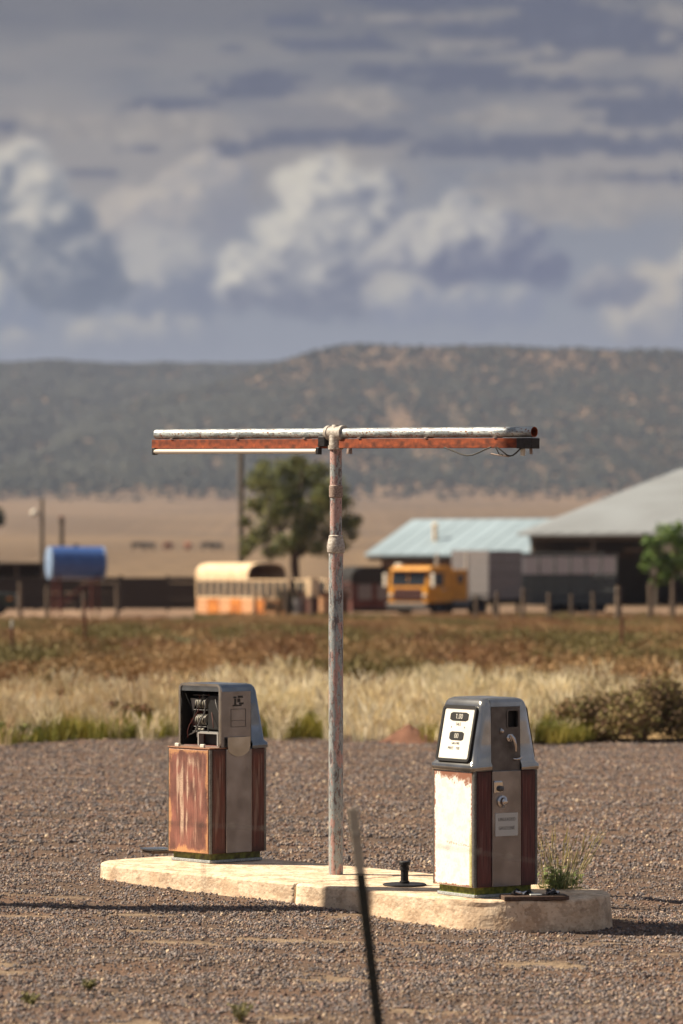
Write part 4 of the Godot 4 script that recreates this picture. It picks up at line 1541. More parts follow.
# ------------------------------------------------------------------ plants
func blade_tuft(sd: int, n: int, h: float, spread: float, w: float, head := 0.0) -> ArrayMesh:
	var r := RandomNumberGenerator.new()
	r.seed = sd
	var st := begin()
	for k in n:
		var a := r.randf() * TAU
		var lean := r.randf_range(0.05, 0.45)
		var hh := h * r.randf_range(0.6, 1.0)
		var root := Vector3(cos(a), 0, sin(a)) * spread * sqrt(r.randf())
		var out := Vector3(cos(a + r.randf_range(-0.7, 0.7)), 0, sin(a)).normalized()
		var side := Vector3(-sin(a), 0, cos(a)) * w * 0.5
		side = side.rotated(Vector3.UP, r.randf() * PI)
		var p1 := root + Vector3(0, hh * 0.55, 0) + out * hh * lean * 0.3
		var p2 := root + Vector3(0, hh, 0) + out * hh * lean
		quad(st, root - side, root + side, p1 + side * 0.8, p1 - side * 0.8)
		tri(st, p1 - side * 0.8, p1 + side * 0.8, p2)
		if head > 0.0:
			var q := p1.lerp(p2, 0.62)
			var dirn := (p2 - p1).normalized()
			var s2 := side.normalized() * head
			var s3 := dirn.cross(s2)
			tri(st, q - s2, q + s2, p2 + dirn * head * 3.0)
			tri(st, q - s3, q + s3, p2 + dirn * head * 3.0)
	return done(st)

func weed_mesh(sd: int, stems: int, h: float, spread: float, leaves: int, leaf: float) -> ArrayMesh:
	var r := RandomNumberGenerator.new()
	r.seed = sd
	var st := begin()
	for k in stems:
		var a := r.randf() * TAU
		var top := Vector3(cos(a) * spread * r.randf_range(0.2, 1.0), h * r.randf_range(0.6, 1.0), sin(a) * spread * r.randf_range(0.2, 1.0))
		var side := Vector3(-sin(a), 0, cos(a)) * 0.004
		quad(st, -side, side, top + side, top - side)
		for i in leaves:
			var t := r.randf_range(0.25, 1.0)
			var p := top * t + Vector3(r.randf_range(-1, 1), r.randf_range(-0.6, 1), r.randf_range(-1, 1)) * 0.12 * h
			var u := Vector3(r.randf_range(-1, 1), r.randf_range(-0.5, 1), r.randf_range(-1, 1)).normalized() * leaf
			var v := u.cross(Vector3(r.randf_range(-1, 1), r.randf_range(-1, 1), r.randf_range(-1, 1))).normalized() * leaf * 0.45
			tri(st, p - v, p + v, p + u)
	return done(st)

# leaves in clumps: clumps [centre, radii]; one mesh with a colour a leaf
func foliage(clumps: Array, per: int, leaf: float, cols: Array, sd: int, shell := 0.45) -> ArrayMesh:
	var r := RandomNumberGenerator.new()
	r.seed = sd
	var st := SurfaceTool.new()
	st.begin(Mesh.PRIMITIVE_TRIANGLES)
	st.set_smooth_group(-1)
	for c in clumps:
		var tone: float = r.randf_range(0.8, 1.15)
		var vol: float = c[1].x * c[1].y
		for k in int(per * vol):
			var dirn := Vector3(r.randfn(), r.randfn(), r.randfn()).normalized()
			var p: Vector3 = c[0] + dirn * c[1] * pow(r.randf(), shell) * r.randf_range(0.85, 1.12)
			var u := Vector3(r.randfn(), r.randfn() * 0.7, r.randfn()).normalized() * leaf * r.randf_range(0.6, 1.3)
			var v := u.cross(dirn + Vector3(r.randfn(), r.randfn(), r.randfn()) * 0.5).normalized() * leaf * 0.5
			var col: Color = cols[r.randi() % cols.size()] * tone * r.randf_range(0.8, 1.2)
			st.set_color(col)
			tri(st, p - u * 0.5 - v, p - u * 0.5 + v, p + u)
			tri(st, p - v * 0.8 + u * 0.2, p + u * 1.3, p + v * 1.2 + u * 0.4)
	st.generate_normals()
	return st.commit()

func tree(called: String, label: String, at: Vector3, clumps: Array, trunk: Array, per: int, leaf: float, cols: Array, sd: int, mat_leaf: Material = null, category := "tree") -> Node3D:
	var root := thing(called, label, category, at)
	var st := begin()
	for t in trunk:
		tube(st, t[0], t[1], 8)
	put("trunk", done(st), M.bark, root)
	put("crown", foliage(clumps, per, leaf, cols, sd), mat_leaf if mat_leaf else M.leaf, root)
	return root

func scatter(count: int, d0: float, d1: float, px0: float, px1: float, pick: Callable, smin: float, smax: float, edge := 0.0) -> Array:
	var xf := []
	var col := []
	for k in count:
		var d := d0 + (d1 - d0) * pow(rng.randf(), 0.8)
		var px := rng.randf_range(px0, px1)
		var x := px_x(px, d)
		var c = pick.call(px, x, d)
		if c == null:
			continue
		var s := rng.randf_range(smin, smax) * (1.0 + 0.35 * nz.get_noise_2d(x * 0.7, d * 0.7)) * lerpf(1.0, 0.45, sstep(105.0, 160.0, d))
		xf.append(Transform3D(Basis(Vector3.UP, rng.randf() * TAU).scaled(Vector3(s, s * rng.randf_range(0.75, 1.2), s)), Vector3(x, ground_h(x, maxf(d, 59.0)) - 0.02, -d)))
		col.append(c)
	return [xf, col]

func edge_d(px: float) -> float:
	# far rim of the gravel, wavering
	return 55.9 - 2.2 * sstep(220.0, 0.0, px) + 1.3 * nz.get_noise_2d(px * 0.02, 4.0) + 0.5 * nz2.get_noise_2d(px * 0.09, 2.0)

func build_vegetation() -> void:
	# tall straw-coloured grass along the lot
	var straw := func(px: float, x: float, d: float):
		if d < edge_d(px) - 0.2 or d > 62.0 + 7.0 * nz.get_noise_2d(px * 0.012, 9.0) + 15.0 * pow(rng.randf(), 3.0) - 3.0 * sstep(200.0, 0.0, px):
			return null
		if px > 572.0 and px < 740.0 and (d < 60.5 or rng.randf() < 0.6):
			return null
		if rng.randf() < 0.92 * sstep(-0.05, 0.22, nz.get_noise_2d(px * 0.017 + 2.0, d * 0.12)) or (px < 175.0 and rng.randf() < 0.35):
			return null
		if d < edge_d(px) + 1.6 and rng.randf() < 0.6:
			return null
		var c := SL(255, 248, 230).lerp(SL(244, 230, 196), rng.randf())
		if px < 200.0 or rng.randf() < 0.25:
			c = c.lerp(SL(190, 160, 124), 0.7 * rng.randf())
		return c * rng.randf_range(0.75, 1.0)
	for v in 2:
		var s := scatter(12500, 53.0, 78.0, -160.0, 850.0, straw, 0.7, 1.15)
		tag(multi("straw_grass", blade_tuft(200 + v, 24, 0.54, 0.11, 0.008, 0.016), M.leaf, s[0], s[1]), ["tall pale straw grass in a band beyond the gravel", "seeding straw grass stalks mixed along the lot edge"][v], "grass")
	# green growth at the foot of the grass
	var green := func(px: float, x: float, d: float):
		var g := nz.get_noise_2d(px * 0.013 + 3.0, 1.0)
		var here := 0.12 + g
		if px < 60.0:
			here = 1.0
		elif px > 60.0 and px < 175.0:
			here = 0.8
		elif px > 255.0 and px < 330.0:
			here = 0.75
		elif px > 520.0 and px < 590.0:
			here = 0.9
		elif px >= 590.0:
			here = 0.0
		if d < edge_d(px) or d > edge_d(px) + 3.0 or rng.randf() > here:
			return null
		return SL(104, 112, 42).lerp(SL(160, 146, 62), rng.randf()) * rng.randf_range(0.8, 1.15)
	var s2 := scatter(9000, 53.0, 59.0, -140.0, 820.0, green, 0.6, 1.2)
	tag(multi("green_grass", blade_tuft(210, 24, 0.36, 0.12, 0.012), M.leaf, s2[0], s2[1]), "low green grass at the foot of the straw grass", "grass")
	# rust-brown and green weeds in the field behind
	var field := func(px: float, x: float, d: float):
		if d < 60.0 + 6.0 * rng.randf() or (px < 195.0 and d > 167.0):
			return null
		var n := nz.get_noise_2d(x * 0.16, d * 0.03)
		var g := nz2.get_noise_2d(x * 0.14 + 30.0, d * 0.025 + 4.0)
		var c := SL(126, 90, 58).lerp(SL(150, 122, 84), sstep(-0.3, 0.3, n + rng.randf_range(-0.25, 0.25)))
		c = c.lerp(SL(106, 100, 54), 0.85 * sstep(-0.05, 0.3, g + 0.3 * n + rng.randf_range(-0.2, 0.2)))
		c = c.lerp(SL(170, 138, 96), 0.6 * sstep(0.25, 0.45, -g))
		return c * rng.randf_range(0.75, 1.2)
	for v in 3:
		var s := scatter(14500, 62.0, 178.0, -190.0, 870.0, field, 0.7, 1.3)
		var mesh := weed_mesh(220 + v, 9, 0.42, 0.26, 9, 0.055) if v < 2 else blade_tuft(225, 26, 0.5, 0.16, 0.012)
		tag(multi(["field_weeds", "field_weeds", "field_grass"][v], mesh, M.leaf, s[0], s[1]), ["rust brown weeds covering the field behind the straw grass", "mixed brown and olive weeds in the open field", "dry brownish grass growing among the field weeds"][v], "weeds" if v < 2 else "grass")
	# grey-green sage clump
	for k in [[215.0, 645.0, 0.62, 0.35], [130.0, 662.0, 0.5, 0.3]]:
		var d: float = F * EYE / (k[1] - HORIZON + 12.0)
		bush("sage_bush", ["pale grey-green sage bush in the brown field", "small grey-green sage bush among brown weeds"][0 if k[0] > 200 else 1], Vector3(px_x(k[0], d), 0, -d), 1.6 * k[2] * 1.6, k[3] * 2.0, [SL(150, 146, 108), SL(132, 134, 98)], 300 + int(k[0]), 260)
	# dark twiggy bush and its neighbours at the lot edge
	bush("saltbush", "large dark brown-green bush at the gravel edge", Vector3(px_x(640, 57.0), -0.02, -57.0), 1.1, 1.08, [SL(132, 108, 82), SL(122, 118, 66), SL(110, 90, 72), SL(146, 130, 86)], 401, 700)
	bush("saltbush", "low brown side bush beside the large dark bush", Vector3(px_x(598, 56.8), -0.02, -56.8), 0.62, 0.72, [SL(140, 112, 86), SL(122, 114, 68)], 402, 900)
	bush("saltbush", "dark bush end running on beyond the large dark bush", Vector3(px_x(712, 57.4), -0.02, -57.4), 0.8, 0.8, [SL(130, 108, 82), SL(116, 110, 64)], 403, 800)
	bush("weed_bush", "reddish brown bushy weed between clumps of straw grass", Vector3(px_x(132, 57.4), -0.02, -57.4), 0.5, 0.72, [SL(140, 98, 74), SL(122, 90, 64), SL(128, 118, 62)], 404, 800)
	bush("weed_bush", "dense green weed clump at the gravel edge", Vector3(px_x(14, 54.2), -0.02, -54.2), 0.42, 0.38, [SL(92, 112, 42), SL(118, 128, 52)], 405, 900)
	bush("weed_bush", "bright green weed clump beside the dark bush", Vector3(px_x(545, 56.3), -0.02, -56.3), 0.34, 0.3, [SL(104, 124, 40), SL(128, 136, 56)], 406, 900)
	# dirt heap
	var heap_m := begin()
	heap_m.set_smooth_group(0)
	var R := 10
	for k in R:
		for i in 24:
			var q := []
			for e in [[k, i], [k, i + 1], [k + 1, i + 1], [k + 1, i]]:
				var rr: float = float(e[0]) / R
				var a: float = TAU * (e[1] % 24) / 24.0
				var hh := 0.27 * pow(maxf(0.0, 1.0 - rr), 1.25) * (1.0 + 0.3 * nz.get_noise_2d(cos(a) * rr * 2.0, sin(a) * rr * 2.0)) - 0.02
				q.append(Vector3(cos(a) * rr * 0.48, hh, sin(a) * rr * 0.48))
			quad(heap_m, q[0], q[3], q[2], q[1])
	var hm := put("dirt_heap", done(heap_m), tri_mat(S(140, 98, 78), M.grain, 2.0, 0.95), null)
	hm.position = Vector3(px_x(409, 55.6), 0.0, -55.6)
	tag(hm, "small heap of reddish dirt at the edge of the gravel", "dirt heap")
	# weed growing at the kerb behind the white pump
	var wd := 28.35
	var kerb := thing("kerb_weed", "thin green weed with tall dry stalks behind the white pump", "weed", Vector3(px_x(558, wd), 0.0, -wd))
	put("stalks", blade_tuft(500, 90, 0.66, 0.13, 0.0045, 0.005), tint_leaf(SL(168, 156, 104)), kerb)
	put("leaves", weed_mesh(501, 34, 0.38, 0.18, 16, 0.04), tint_leaf(SL(86, 102, 46)), kerb)
	# blurred sprig in front
	var sd := 21.9
	for k in [[240.0, 21.75, 0.12], [90.0, 23.2, 0.06], [30.0, 22.4, 0.07]]:
		var sp := thing("ground_weed", ["small green weed sprouting in open gravel before the island", "tiny olive weed tuft between two pale bare streaks in gravel", "tiny olive weed tuft alone at the near gravel edge"][[240.0, 90.0, 30.0].find(k[0])], "weed", Vector3(px_x(k[0], k[1]), gravel_h(px_x(k[0], k[1]), k[1]), -k[1]), 0.0, "" if k[0] > 200 else "tiny weeds in the gravel")
		put("leaves", weed_mesh(510 + int(k[0]), 14, k[2], k[2] * 0.9, 9, 0.022), tint_leaf(SL(112, 108, 58)), sp)

func tint_leaf(lin: Color) -> StandardMaterial3D:
	var m := mat(lin.linear_to_srgb(), 0.8)
	m.backlight_enabled = true
	m.backlight = Color(0.4, 0.4, 0.35)
	return m

func bush(called: String, label: String, at: Vector3, r: float, h: float, cols: Array, sd: int, per: int) -> void:
	var root := thing(called, label, "bush", at)
	var rr := RandomNumberGenerator.new()
	rr.seed = sd
	var cl := []
	var st := begin()
	for k in 16:
		var a := rr.randf() * TAU
		var q := sqrt(rr.randf()) * r * 0.75
		var y := h * rr.randf_range(0.15, 0.78) * (1.0 - 0.35 * q / r)
		var c := Vector3(cos(a) * q, y, sin(a) * q)
		var s := rr.randf_range(0.26, 0.46) * r
		cl.append([c, Vector3(s, s * 0.8 * minf(1.0, h / r), s)])
		tube(st, [Vector3(cos(a) * 0.05, 0, sin(a) * 0.05), c * Vector3(0.6, 0.7, 0.6), c], [0.012, 0.008, 0.004], 5)
	for k in 60:
		var a := rr.randf() * TAU
		var tip := Vector3(cos(a) * r * rr.randf_range(0.3, 1.05), h * rr.randf_range(0.5, 1.05), sin(a) * r * rr.randf_range(0.3, 1.0))
		tube(st, [Vector3.ZERO, tip * Vector3(0.6, 0.55, 0.6), tip], [0.006, 0.004, 0.002], 4)
	put("stem", done(st), M.twig, root)
	put("foliage", foliage(cl, int(per * 14.0), 0.032, cols, sd, 0.7), M.leaf, root)

# ------------------------------------------------------------------ the ranch beyond the field
func beam(st: SurfaceTool, a: Vector3, b: Vector3, w: float, h: float) -> void:
	var ax := (b - a).normalized()
	var up := Vector3.UP if absf(ax.y) < 0.9 else Vector3.RIGHT
	var side := ax.cross(up).normalized()
	up = side.cross(ax)
	bbox(st, Vector3(-w / 2, -h / 2, 0), Vector3(w / 2, h / 2, (b - a).length()), 0.006, Transform3D(Basis(-side, up, ax), a))

func wheel(parent: Node3D, at: Vector3, r: float, w: float, along_x := true) -> void:
	var o := Node3D.new()
	o.name = "wheel"
	parent.add_child(o, true)
	o.position = at
	var st := begin()
	var xf := Transform3D(Basis(Vector3.RIGHT, PI / 2), Vector3.ZERO)
	if along_x:
		xf = Transform3D(Basis(Vector3.BACK, -PI / 2), Vector3.ZERO)
	lathe(st, [Vector2(r * 0.6, -w / 2), Vector2(r * 0.92, -w / 2), Vector2(r, -w * 0.35), Vector2(r, w * 0.35), Vector2(r * 0.92, w / 2), Vector2(r * 0.6, w / 2)], 20, xf)
	put("tyre", done(st), M.rubber, o)
	var st2 := begin()
	lathe(st2, [Vector2(0.001, -w * 0.3), Vector2(r * 0.6, -w * 0.42), Vector2(r * 0.61, w * 0.42), Vector2(r * 0.3, w * 0.25), Vector2(0.001, w * 0.32)], 16, xf)
	put("rim", done(st2), M.dark_steel, o)

func build_ranch() -> void:
	M.rubber = mat(S(34, 33, 33), 0.85)
	M.tank_blue = tri_mat(S(74, 110, 178), mottle(256, 256, 0.02, 71, Color(0.75, 0.75, 0.78), Color(1, 1, 1)), 0.6, 0.32)
	M.red_steel = tri_mat(S(112, 46, 38), M.grain, 2.0, 0.8)
	M.bus_orange = tri_mat(Color.WHITE, mottle(512, 512, 0.012, 73, S(140, 70, 34), S(236, 160, 66)), 0.35, 0.7)
	M.bus_cream = tri_mat(Color.WHITE, mottle(512, 512, 0.012, 74, S(206, 172, 134), S(240, 222, 192)), 0.35, 0.7)
	M.bus_patch = tri_mat(Color.WHITE, mottle(512, 512, 0.02, 72, S(160, 84, 44), S(240, 214, 176)), 0.5, 0.7)
	M.bus_maroon = tri_mat(Color.WHITE, mottle(256, 256, 0.015, 75, S(66, 34, 32), S(112, 66, 58)), 0.4, 0.8)
	M.truck_yellow = tri_mat(S(220, 154, 30), mottle(256, 256, 0.015, 76, Color(0.78, 0.74, 0.7), Color(1, 1, 1)), 0.5, 0.45)
	M.truck_glass = mat(S(38, 44, 52), 0.12)
	M.grille = tri_mat(S(108, 54, 46), M.grain, 2.0, 0.6)
	M.trailer_dark = tri_mat(S(92, 98, 100), M.grain, 0.8, 0.8)
	M.trailer_pale = tri_mat(S(222, 217, 221), M.grain, 0.8, 0.8)
	M.trailer_grey = tri_mat(S(150, 146, 150), M.grain, 0.8, 0.8)
	M.roof_grey = tri_mat(S(150, 157, 164), mottle(512, 512, 0.006, 78, Color(0.86, 0.85, 0.84), Color(1, 1, 1)), 0.05, 0.6, 0.2)
	M.roof_teal = tri_mat(S(156, 176, 190), mottle(512, 512, 0.006, 79, Color(0.88, 0.88, 0.88), Color(1, 1, 1)), 0.05, 0.5, 0.25)
	M.wall_pink = tri_mat(S(158, 126, 108), M.grain, 0.5, 0.9)
	build_trees()
	build_barns()
	build_buses()
	build_truck()
	build_left_yard()
	build_posts()
	build_cattle()

func build_trees() -> void:
	var d := 205.0
	var at := Vector3(px_x(294, d), 0, -d)
	var cl := []
	for c in [[262, 482, 20], [284, 470, 17], [305, 478, 24], [330, 492, 23], [346, 522, 16], [312, 515, 26], [276, 515, 24], [252, 542, 13], [284, 545, 17], [256, 505, 15], [330, 536, 15], [298, 462, 11], [264, 466, 11], [345, 503, 12], [300, 548, 12], [352, 535, 9], [262, 534, 16], [340, 545, 12], [318, 548, 13], [246, 553, 8], [290, 498, 20], [320, 470, 13], [246, 522, 9], [357, 520, 8], [270, 552, 12], [305, 532, 20], [334, 556, 9], [322, 500, 18], [276, 492, 18]]:
		var p := pt(c[0], c[1], d) - at
		var r: float = 0.88 * c[2] / F * d
		cl.append([p + Vector3(0, 0, rng.randf_range(-1.3, 1.3)), Vector3(r, r * 0.85, r)])
	var h := func(px, py): return pt(px, py, d) - at
	var limbs := [[[Vector3(0, -0.1, 0), h.call(295, 575), h.call(294, 548), h.call(298, 510), h.call(303, 470)], [0.3, 0.25, 0.22, 0.14, 0.04]], [[h.call(294, 555), h.call(278, 528), h.call(264, 490)], [0.16, 0.11, 0.03]], [[h.call(296, 540), h.call(318, 520), h.call(336, 495)], [0.14, 0.1, 0.03]], [[h.call(294, 558), h.call(320, 542), h.call(345, 526)], [0.1, 0.07, 0.02]]]
	tree("juniper_tree", "dark olive juniper tree rising behind the lamp pole", at, cl, limbs, 820, 0.12, [SL(100, 110, 62), SL(116, 120, 66), SL(84, 96, 56), SL(122, 118, 70)], 601)
	d = 184.0
	at = Vector3(px_x(668, d), 0, -d)
	var cl2 := []
	for c in [[655, 545, 12], [672, 535, 15], [690, 545, 16], [660, 562, 14], [680, 562, 16], [700, 560, 14], [650, 556, 9], [668, 576, 10], [690, 578, 10], [678, 527, 9], [648, 540, 8], [664, 530, 9], [645, 567, 7], [658, 580, 8], [700, 535, 12], [684, 545, 12]]:
		var p := pt(c[0], c[1], d) - at
		var r: float = 0.9 * c[2] / F * d
		cl2.append([p + Vector3(0, 0, rng.randf_range(-0.6, 0.6)), Vector3(r, r * 0.85, r)])
	var h2 := func(px, py): return pt(px, py, d) - at
	tree("leafy_tree", "fresh green leafy tree beside the dark open barn", at, cl2, [[[h2.call(651, 616), h2.call(652, 590), h2.call(662, 555)], [0.11, 0.09, 0.03]], [[h2.call(672, 616), h2.call(672, 585), h2.call(680, 545)], [0.13, 0.1, 0.03]]], 520, 0.14, [SL(88, 116, 46), SL(108, 134, 54), SL(70, 98, 42)], 602)
	d = 420.0
	at = Vector3(px_x(-2, d), ground_h(px_x(-2, d), d), -d)
	var cl3 := []
	for c in [[-4, 514, 9], [-8, 522, 8], [0, 520, 7], [-12, 512, 8]]:
		var p := pt(c[0], c[1], d) - at
		var r: float = c[2] / F * d
		cl3.append([p, Vector3(r, r, r)])
	tree("juniper_tree", "small dark far tree standing in the tan pasture", at, cl3, [[[Vector3(0, -0.1, 0), Vector3(-0.3, 3.0, 0), Vector3(-0.4, 5.5, 0)], [0.2, 0.16, 0.05]]], 120, 0.3, [SL(72, 76, 50), SL(60, 66, 46)], 603)

func gable(root: Node3D, x0: float, x1: float, run: float, eave: float, rise: float, roof: Material, wall: Material, thick := 0.12, over := 0.5) -> void:
	# eave along local x at z = 0, ridge at z = -run
	for s in [1.0, -1.0]:
		var st := begin()
		var zf := over if s > 0 else -2 * run - over
		var ye := eave - rise / run * over
		var c := [Vector3(x0, ye, zf), Vector3(x1, ye, zf), Vector3(x1, eave + rise, -run), Vector3(x0, eave + rise, -run)]
		var dn := Vector3(0, -thick, 0)
		var flip: bool = s < 0
		if flip:
			c = [c[1], c[0], c[3], c[2]]
		quad(st, c[0], c[1], c[2], c[3])
		quad(st, c[3] + dn, c[2] + dn, c[1] + dn, c[0] + dn)
		for k in 4:
			quad(st, c[k] + dn, c[(k + 1) % 4] + dn, c[(k + 1) % 4], c[k])
		var rf := put("roof", done(st), roof, root)
		# standing seams
		var n := int((x1 - x0) / 1.2)
		for k in range(1, n):
			var x := lerpf(x0, x1, float(k) / n)
			var b := begin()
			beam(b, Vector3(x, ye + 0.012, zf), Vector3(x, eave + rise + 0.012, -run), 0.04, 0.03)
			put("seam", done(b), roof, rf)

func build_barns() -> void:
	# low building with pale metal roof
	var d := 244.0
	var at := Vector3(px_x(374, d), 0, -d)
	var root := thing("ranch_house", "low building under pale blue-grey metal roof with vent pipe", "building", at, -35.0)
	var ev := py_h(551, d)
	gable(root, -0.4, 13.2, 5.0, ev, 2.05, M.roof_teal, M.wall_pink)
	put("wall", box_mesh(Vector3(0.2, -0.1, -9.2), Vector3(12.8, ev - 0.16, -0.5), 0.02), M.wall_pink, root)
	put("fascia", box_mesh(Vector3(-0.38, ev - 0.62, -0.3), Vector3(13.0, ev - 0.36, 0.2), 0.02), M.wood_dark, root)
	for k in 4:
		var w := put("window", box_mesh(Vector3(1.4 + 3.0 * k, 1.0, -0.498), Vector3(2.6 + 3.0 * k, 2.1, -0.46), 0.01), M.wood_dark, root)
		put("pane", box_mesh(Vector3(1.5 + 3.0 * k, 1.1, -0.459), Vector3(2.5 + 3.0 * k, 2.0, -0.45), 0.004), M.truck_glass, w)
	var vp := put("vent_pipe", lathe_mesh([Vector2(0.14, 0.0), Vector2(0.14, 1.0), Vector2(0.2, 1.05), Vector2(0.2, 1.2), Vector2(0.02, 1.3)], 14), M.bus_cream, root)
	vp.position = Vector3(3.6, ev + 0.5, -1.6)
	# gable end
	var gs := begin()
	prism(gs, PackedVector2Array([Vector2(-0.5, ev - 0.2), Vector2(-4.7, ev + 1.65), Vector2(-9.0, ev - 0.2)]), 0.25, 0.35, Transform3D(Basis(Vector3(0, 0, 1), Vector3.UP, Vector3(1, 0, 0)), Vector3.ZERO))
	put("gable_end", done(gs), M.wall_pink, root)
	# big open barn
	d = 222.0
	at = Vector3(px_x(529, d), 0, -d)
	root = thing("open_barn", "large open-fronted barn with broad grey metal roof and dark interior", "barn", at, -35.0)
	ev = py_h(531, d)
	gable(root, -0.5, 30.0, 18.5, ev, 4.0, M.roof_grey, M.wood_dark, 0.16)
	put("back_wall", box_mesh(Vector3(0.0, -0.1, -14.0), Vector3(29.5, ev + 1.2, -13.8), 0.02), M.wood_dark, root)
	put("end_wall", box_mesh(Vector3(-0.1, -0.1, -13.7), Vector3(0.1, ev - 0.2, -0.4), 0.02), M.wood_dark, root)
	put("end_wall", box_mesh(Vector3(29.3, -0.1, -13.7), Vector3(29.5, ev - 0.2, -0.4), 0.02), M.wood_dark, root)
	for k in 8:
		put("post", box_mesh(Vector3(4.1 * k, -0.1, -0.35), Vector3(4.1 * k + 0.22, ev - 0.2, -0.13), 0.02), M.wood_dark, root)
	put("header", box_mesh(Vector3(0.0, ev - 0.55, -0.12), Vector3(29.5, ev - 0.25, 0.0), 0.02), M.wood_dark, root)
	for k in 6:
		var lo := put("loft_board", box_mesh(Vector3(1.0 + 1.6 * k, ev - 1.5 + 0.3 * (k % 2), -3.0), Vector3(2.2 + 1.6 * k, ev - 1.3 + 0.3 * (k % 2), -1.0), 0.02), M.wood_grey, root)

func bus_body(root: Node3D, L: float, roof_to: float, low: Material, band: Material, roof: Material, posts: int, closed_rear: bool) -> void:
	var mix_panel: Material = M.bus_patch if not closed_rear else low
	var h := L / 2
	# floor and underframe
	put("floor", box_mesh(Vector3(-h, 0.42, -1.12), Vector3(h, 0.52, 1.12), 0.02), M.dark_steel, root)
	for s in [-1.0, 1.0]:
		var n := 8
		for k in n:
			var x0 := -h + L * k / n
			var p := put("side_panel", box_mesh(Vector3(x0 + 0.01, 0.12, s * 1.15 - 0.025), Vector3(x0 + L / n - 0.01, 0.86, s * 1.15 + 0.025), 0.01), low if k % 2 else mix_panel, root)
			p.name = "side_panel"
		put("rub_rail", box_mesh(Vector3(-h, 0.87, s * 1.16 - 0.03), Vector3(h, 0.95, s * 1.16 + 0.03), 0.01), band, root)
		put("top_rail", box_mesh(Vector3(-h, 1.72, s * 1.16 - 0.03), Vector3(h, 1.8, s * 1.16 + 0.03), 0.01), band, root)
		for k in posts + 1:
			var x := -h + 0.04 + (L - 0.08) * k / posts
			if k < posts:
				put("window_pane", box_mesh(Vector3(x + 0.056, 0.96, s * 1.14 - 0.008), Vector3(x - 0.056 + (L - 0.08) / posts, 1.71, s * 1.14 + 0.008), 0.003), M.truck_glass, root)
			put("window_post", box_mesh(Vector3(x - 0.055, 0.951, s * 1.15 - 0.03), Vector3(x + 0.055, 1.719, s * 1.15 + 0.03), 0.008), band, root)
	# arched roof
	var st := begin()
	var outer := PackedVector2Array()
	var inner := PackedVector2Array()
	for i in 21:
		var a := PI * i / 20.0
		var e := 0.62
		outer.append(Vector2(signf(cos(a)) * pow(absf(cos(a)), e) * 1.2, 1.8 + pow(sin(a), e) * 0.8))
		inner.append(Vector2(signf(cos(a)) * pow(absf(cos(a)), e) * 1.14, 1.8 + pow(sin(a), e) * 0.74))
	inner.reverse()
	outer.append_array(inner)
	prism(st, outer, -h - 0.03, roof_to, Transform3D(Basis(Vector3(0, 0, 1), Vector3.UP, Vector3(1, 0, 0)), Vector3.ZERO))
	put("roof", done(st), roof, root)
	# front wall, dashboard bulkhead
	var fw := begin()
	var poly := PackedVector2Array([Vector2(1.12, 0.3), Vector2(1.12, 1.8)])
	for i in range(1, 20):
		var a := PI * i / 20.0
		poly.append(Vector2(signf(cos(a)) * pow(absf(cos(a)), 0.62) * 1.12, 1.8 + pow(sin(a), 0.62) * 0.72))
	poly.append(Vector2(-1.12, 1.8))
	poly.append(Vector2(-1.12, 0.3))
	prism(fw, poly, -h + 0.02, -h + 0.08, Transform3D(Basis(Vector3(0, 0, 1), Vector3.UP, Vector3(1, 0, 0)), Vector3.ZERO))
	put("front_wall", done(fw), low, root)
	put("tail_panel", box_mesh(Vector3(h - 0.06, 0.3, -1.1), Vector3(h - 0.01, 0.9, 1.1), 0.01), low, root)
	if closed_rear:
		for k in 3:
			put("rear_window_post", box_mesh(Vector3(h - 0.06, 0.901, -1.1 + 0.98 * k), Vector3(h - 0.01, 1.72, -0.86 + 0.98 * k), 0.01), band, root)
			if k < 2:
				var rw := put("rear_window", box_mesh(Vector3(h - 0.05, 0.92, -0.85 + 0.98 * k), Vector3(h - 0.03, 1.7, -0.13 + 0.98 * k), 0.006), M.trailer_grey, root)
				rw.name = "rear_window"
		put("rear_cap", done_rear_cap(h), roof, root)
	put("bumper", box_mesh(Vector3(h + 0.0, 0.36, -1.1), Vector3(h + 0.1, 0.5, 1.1), 0.02), M.dark_steel, root)
	for x in [-h + 1.2, h - 1.4]:
		for z in [-1.0, 1.0]:
			wheel(root, Vector3(x, 0.4, z), 0.4, 0.24, false)

func done_rear_cap(h: float) -> ArrayMesh:
	var st := begin()
	var poly := PackedVector2Array([Vector2(1.12, 1.74)])
	for i in range(1, 20):
		var a := PI * i / 20.0
		poly.append(Vector2(signf(cos(a)) * pow(absf(cos(a)), 0.62) * 1.13, 1.8 + pow(sin(a), 0.62) * 0.73))
	poly.append(Vector2(-1.12, 1.74))
	prism(st, poly, h - 0.06, h - 0.01, Transform3D(Basis(Vector3(0, 0, 1), Vector3.UP, Vector3(1, 0, 0)), Vector3.ZERO))
	return done(st)

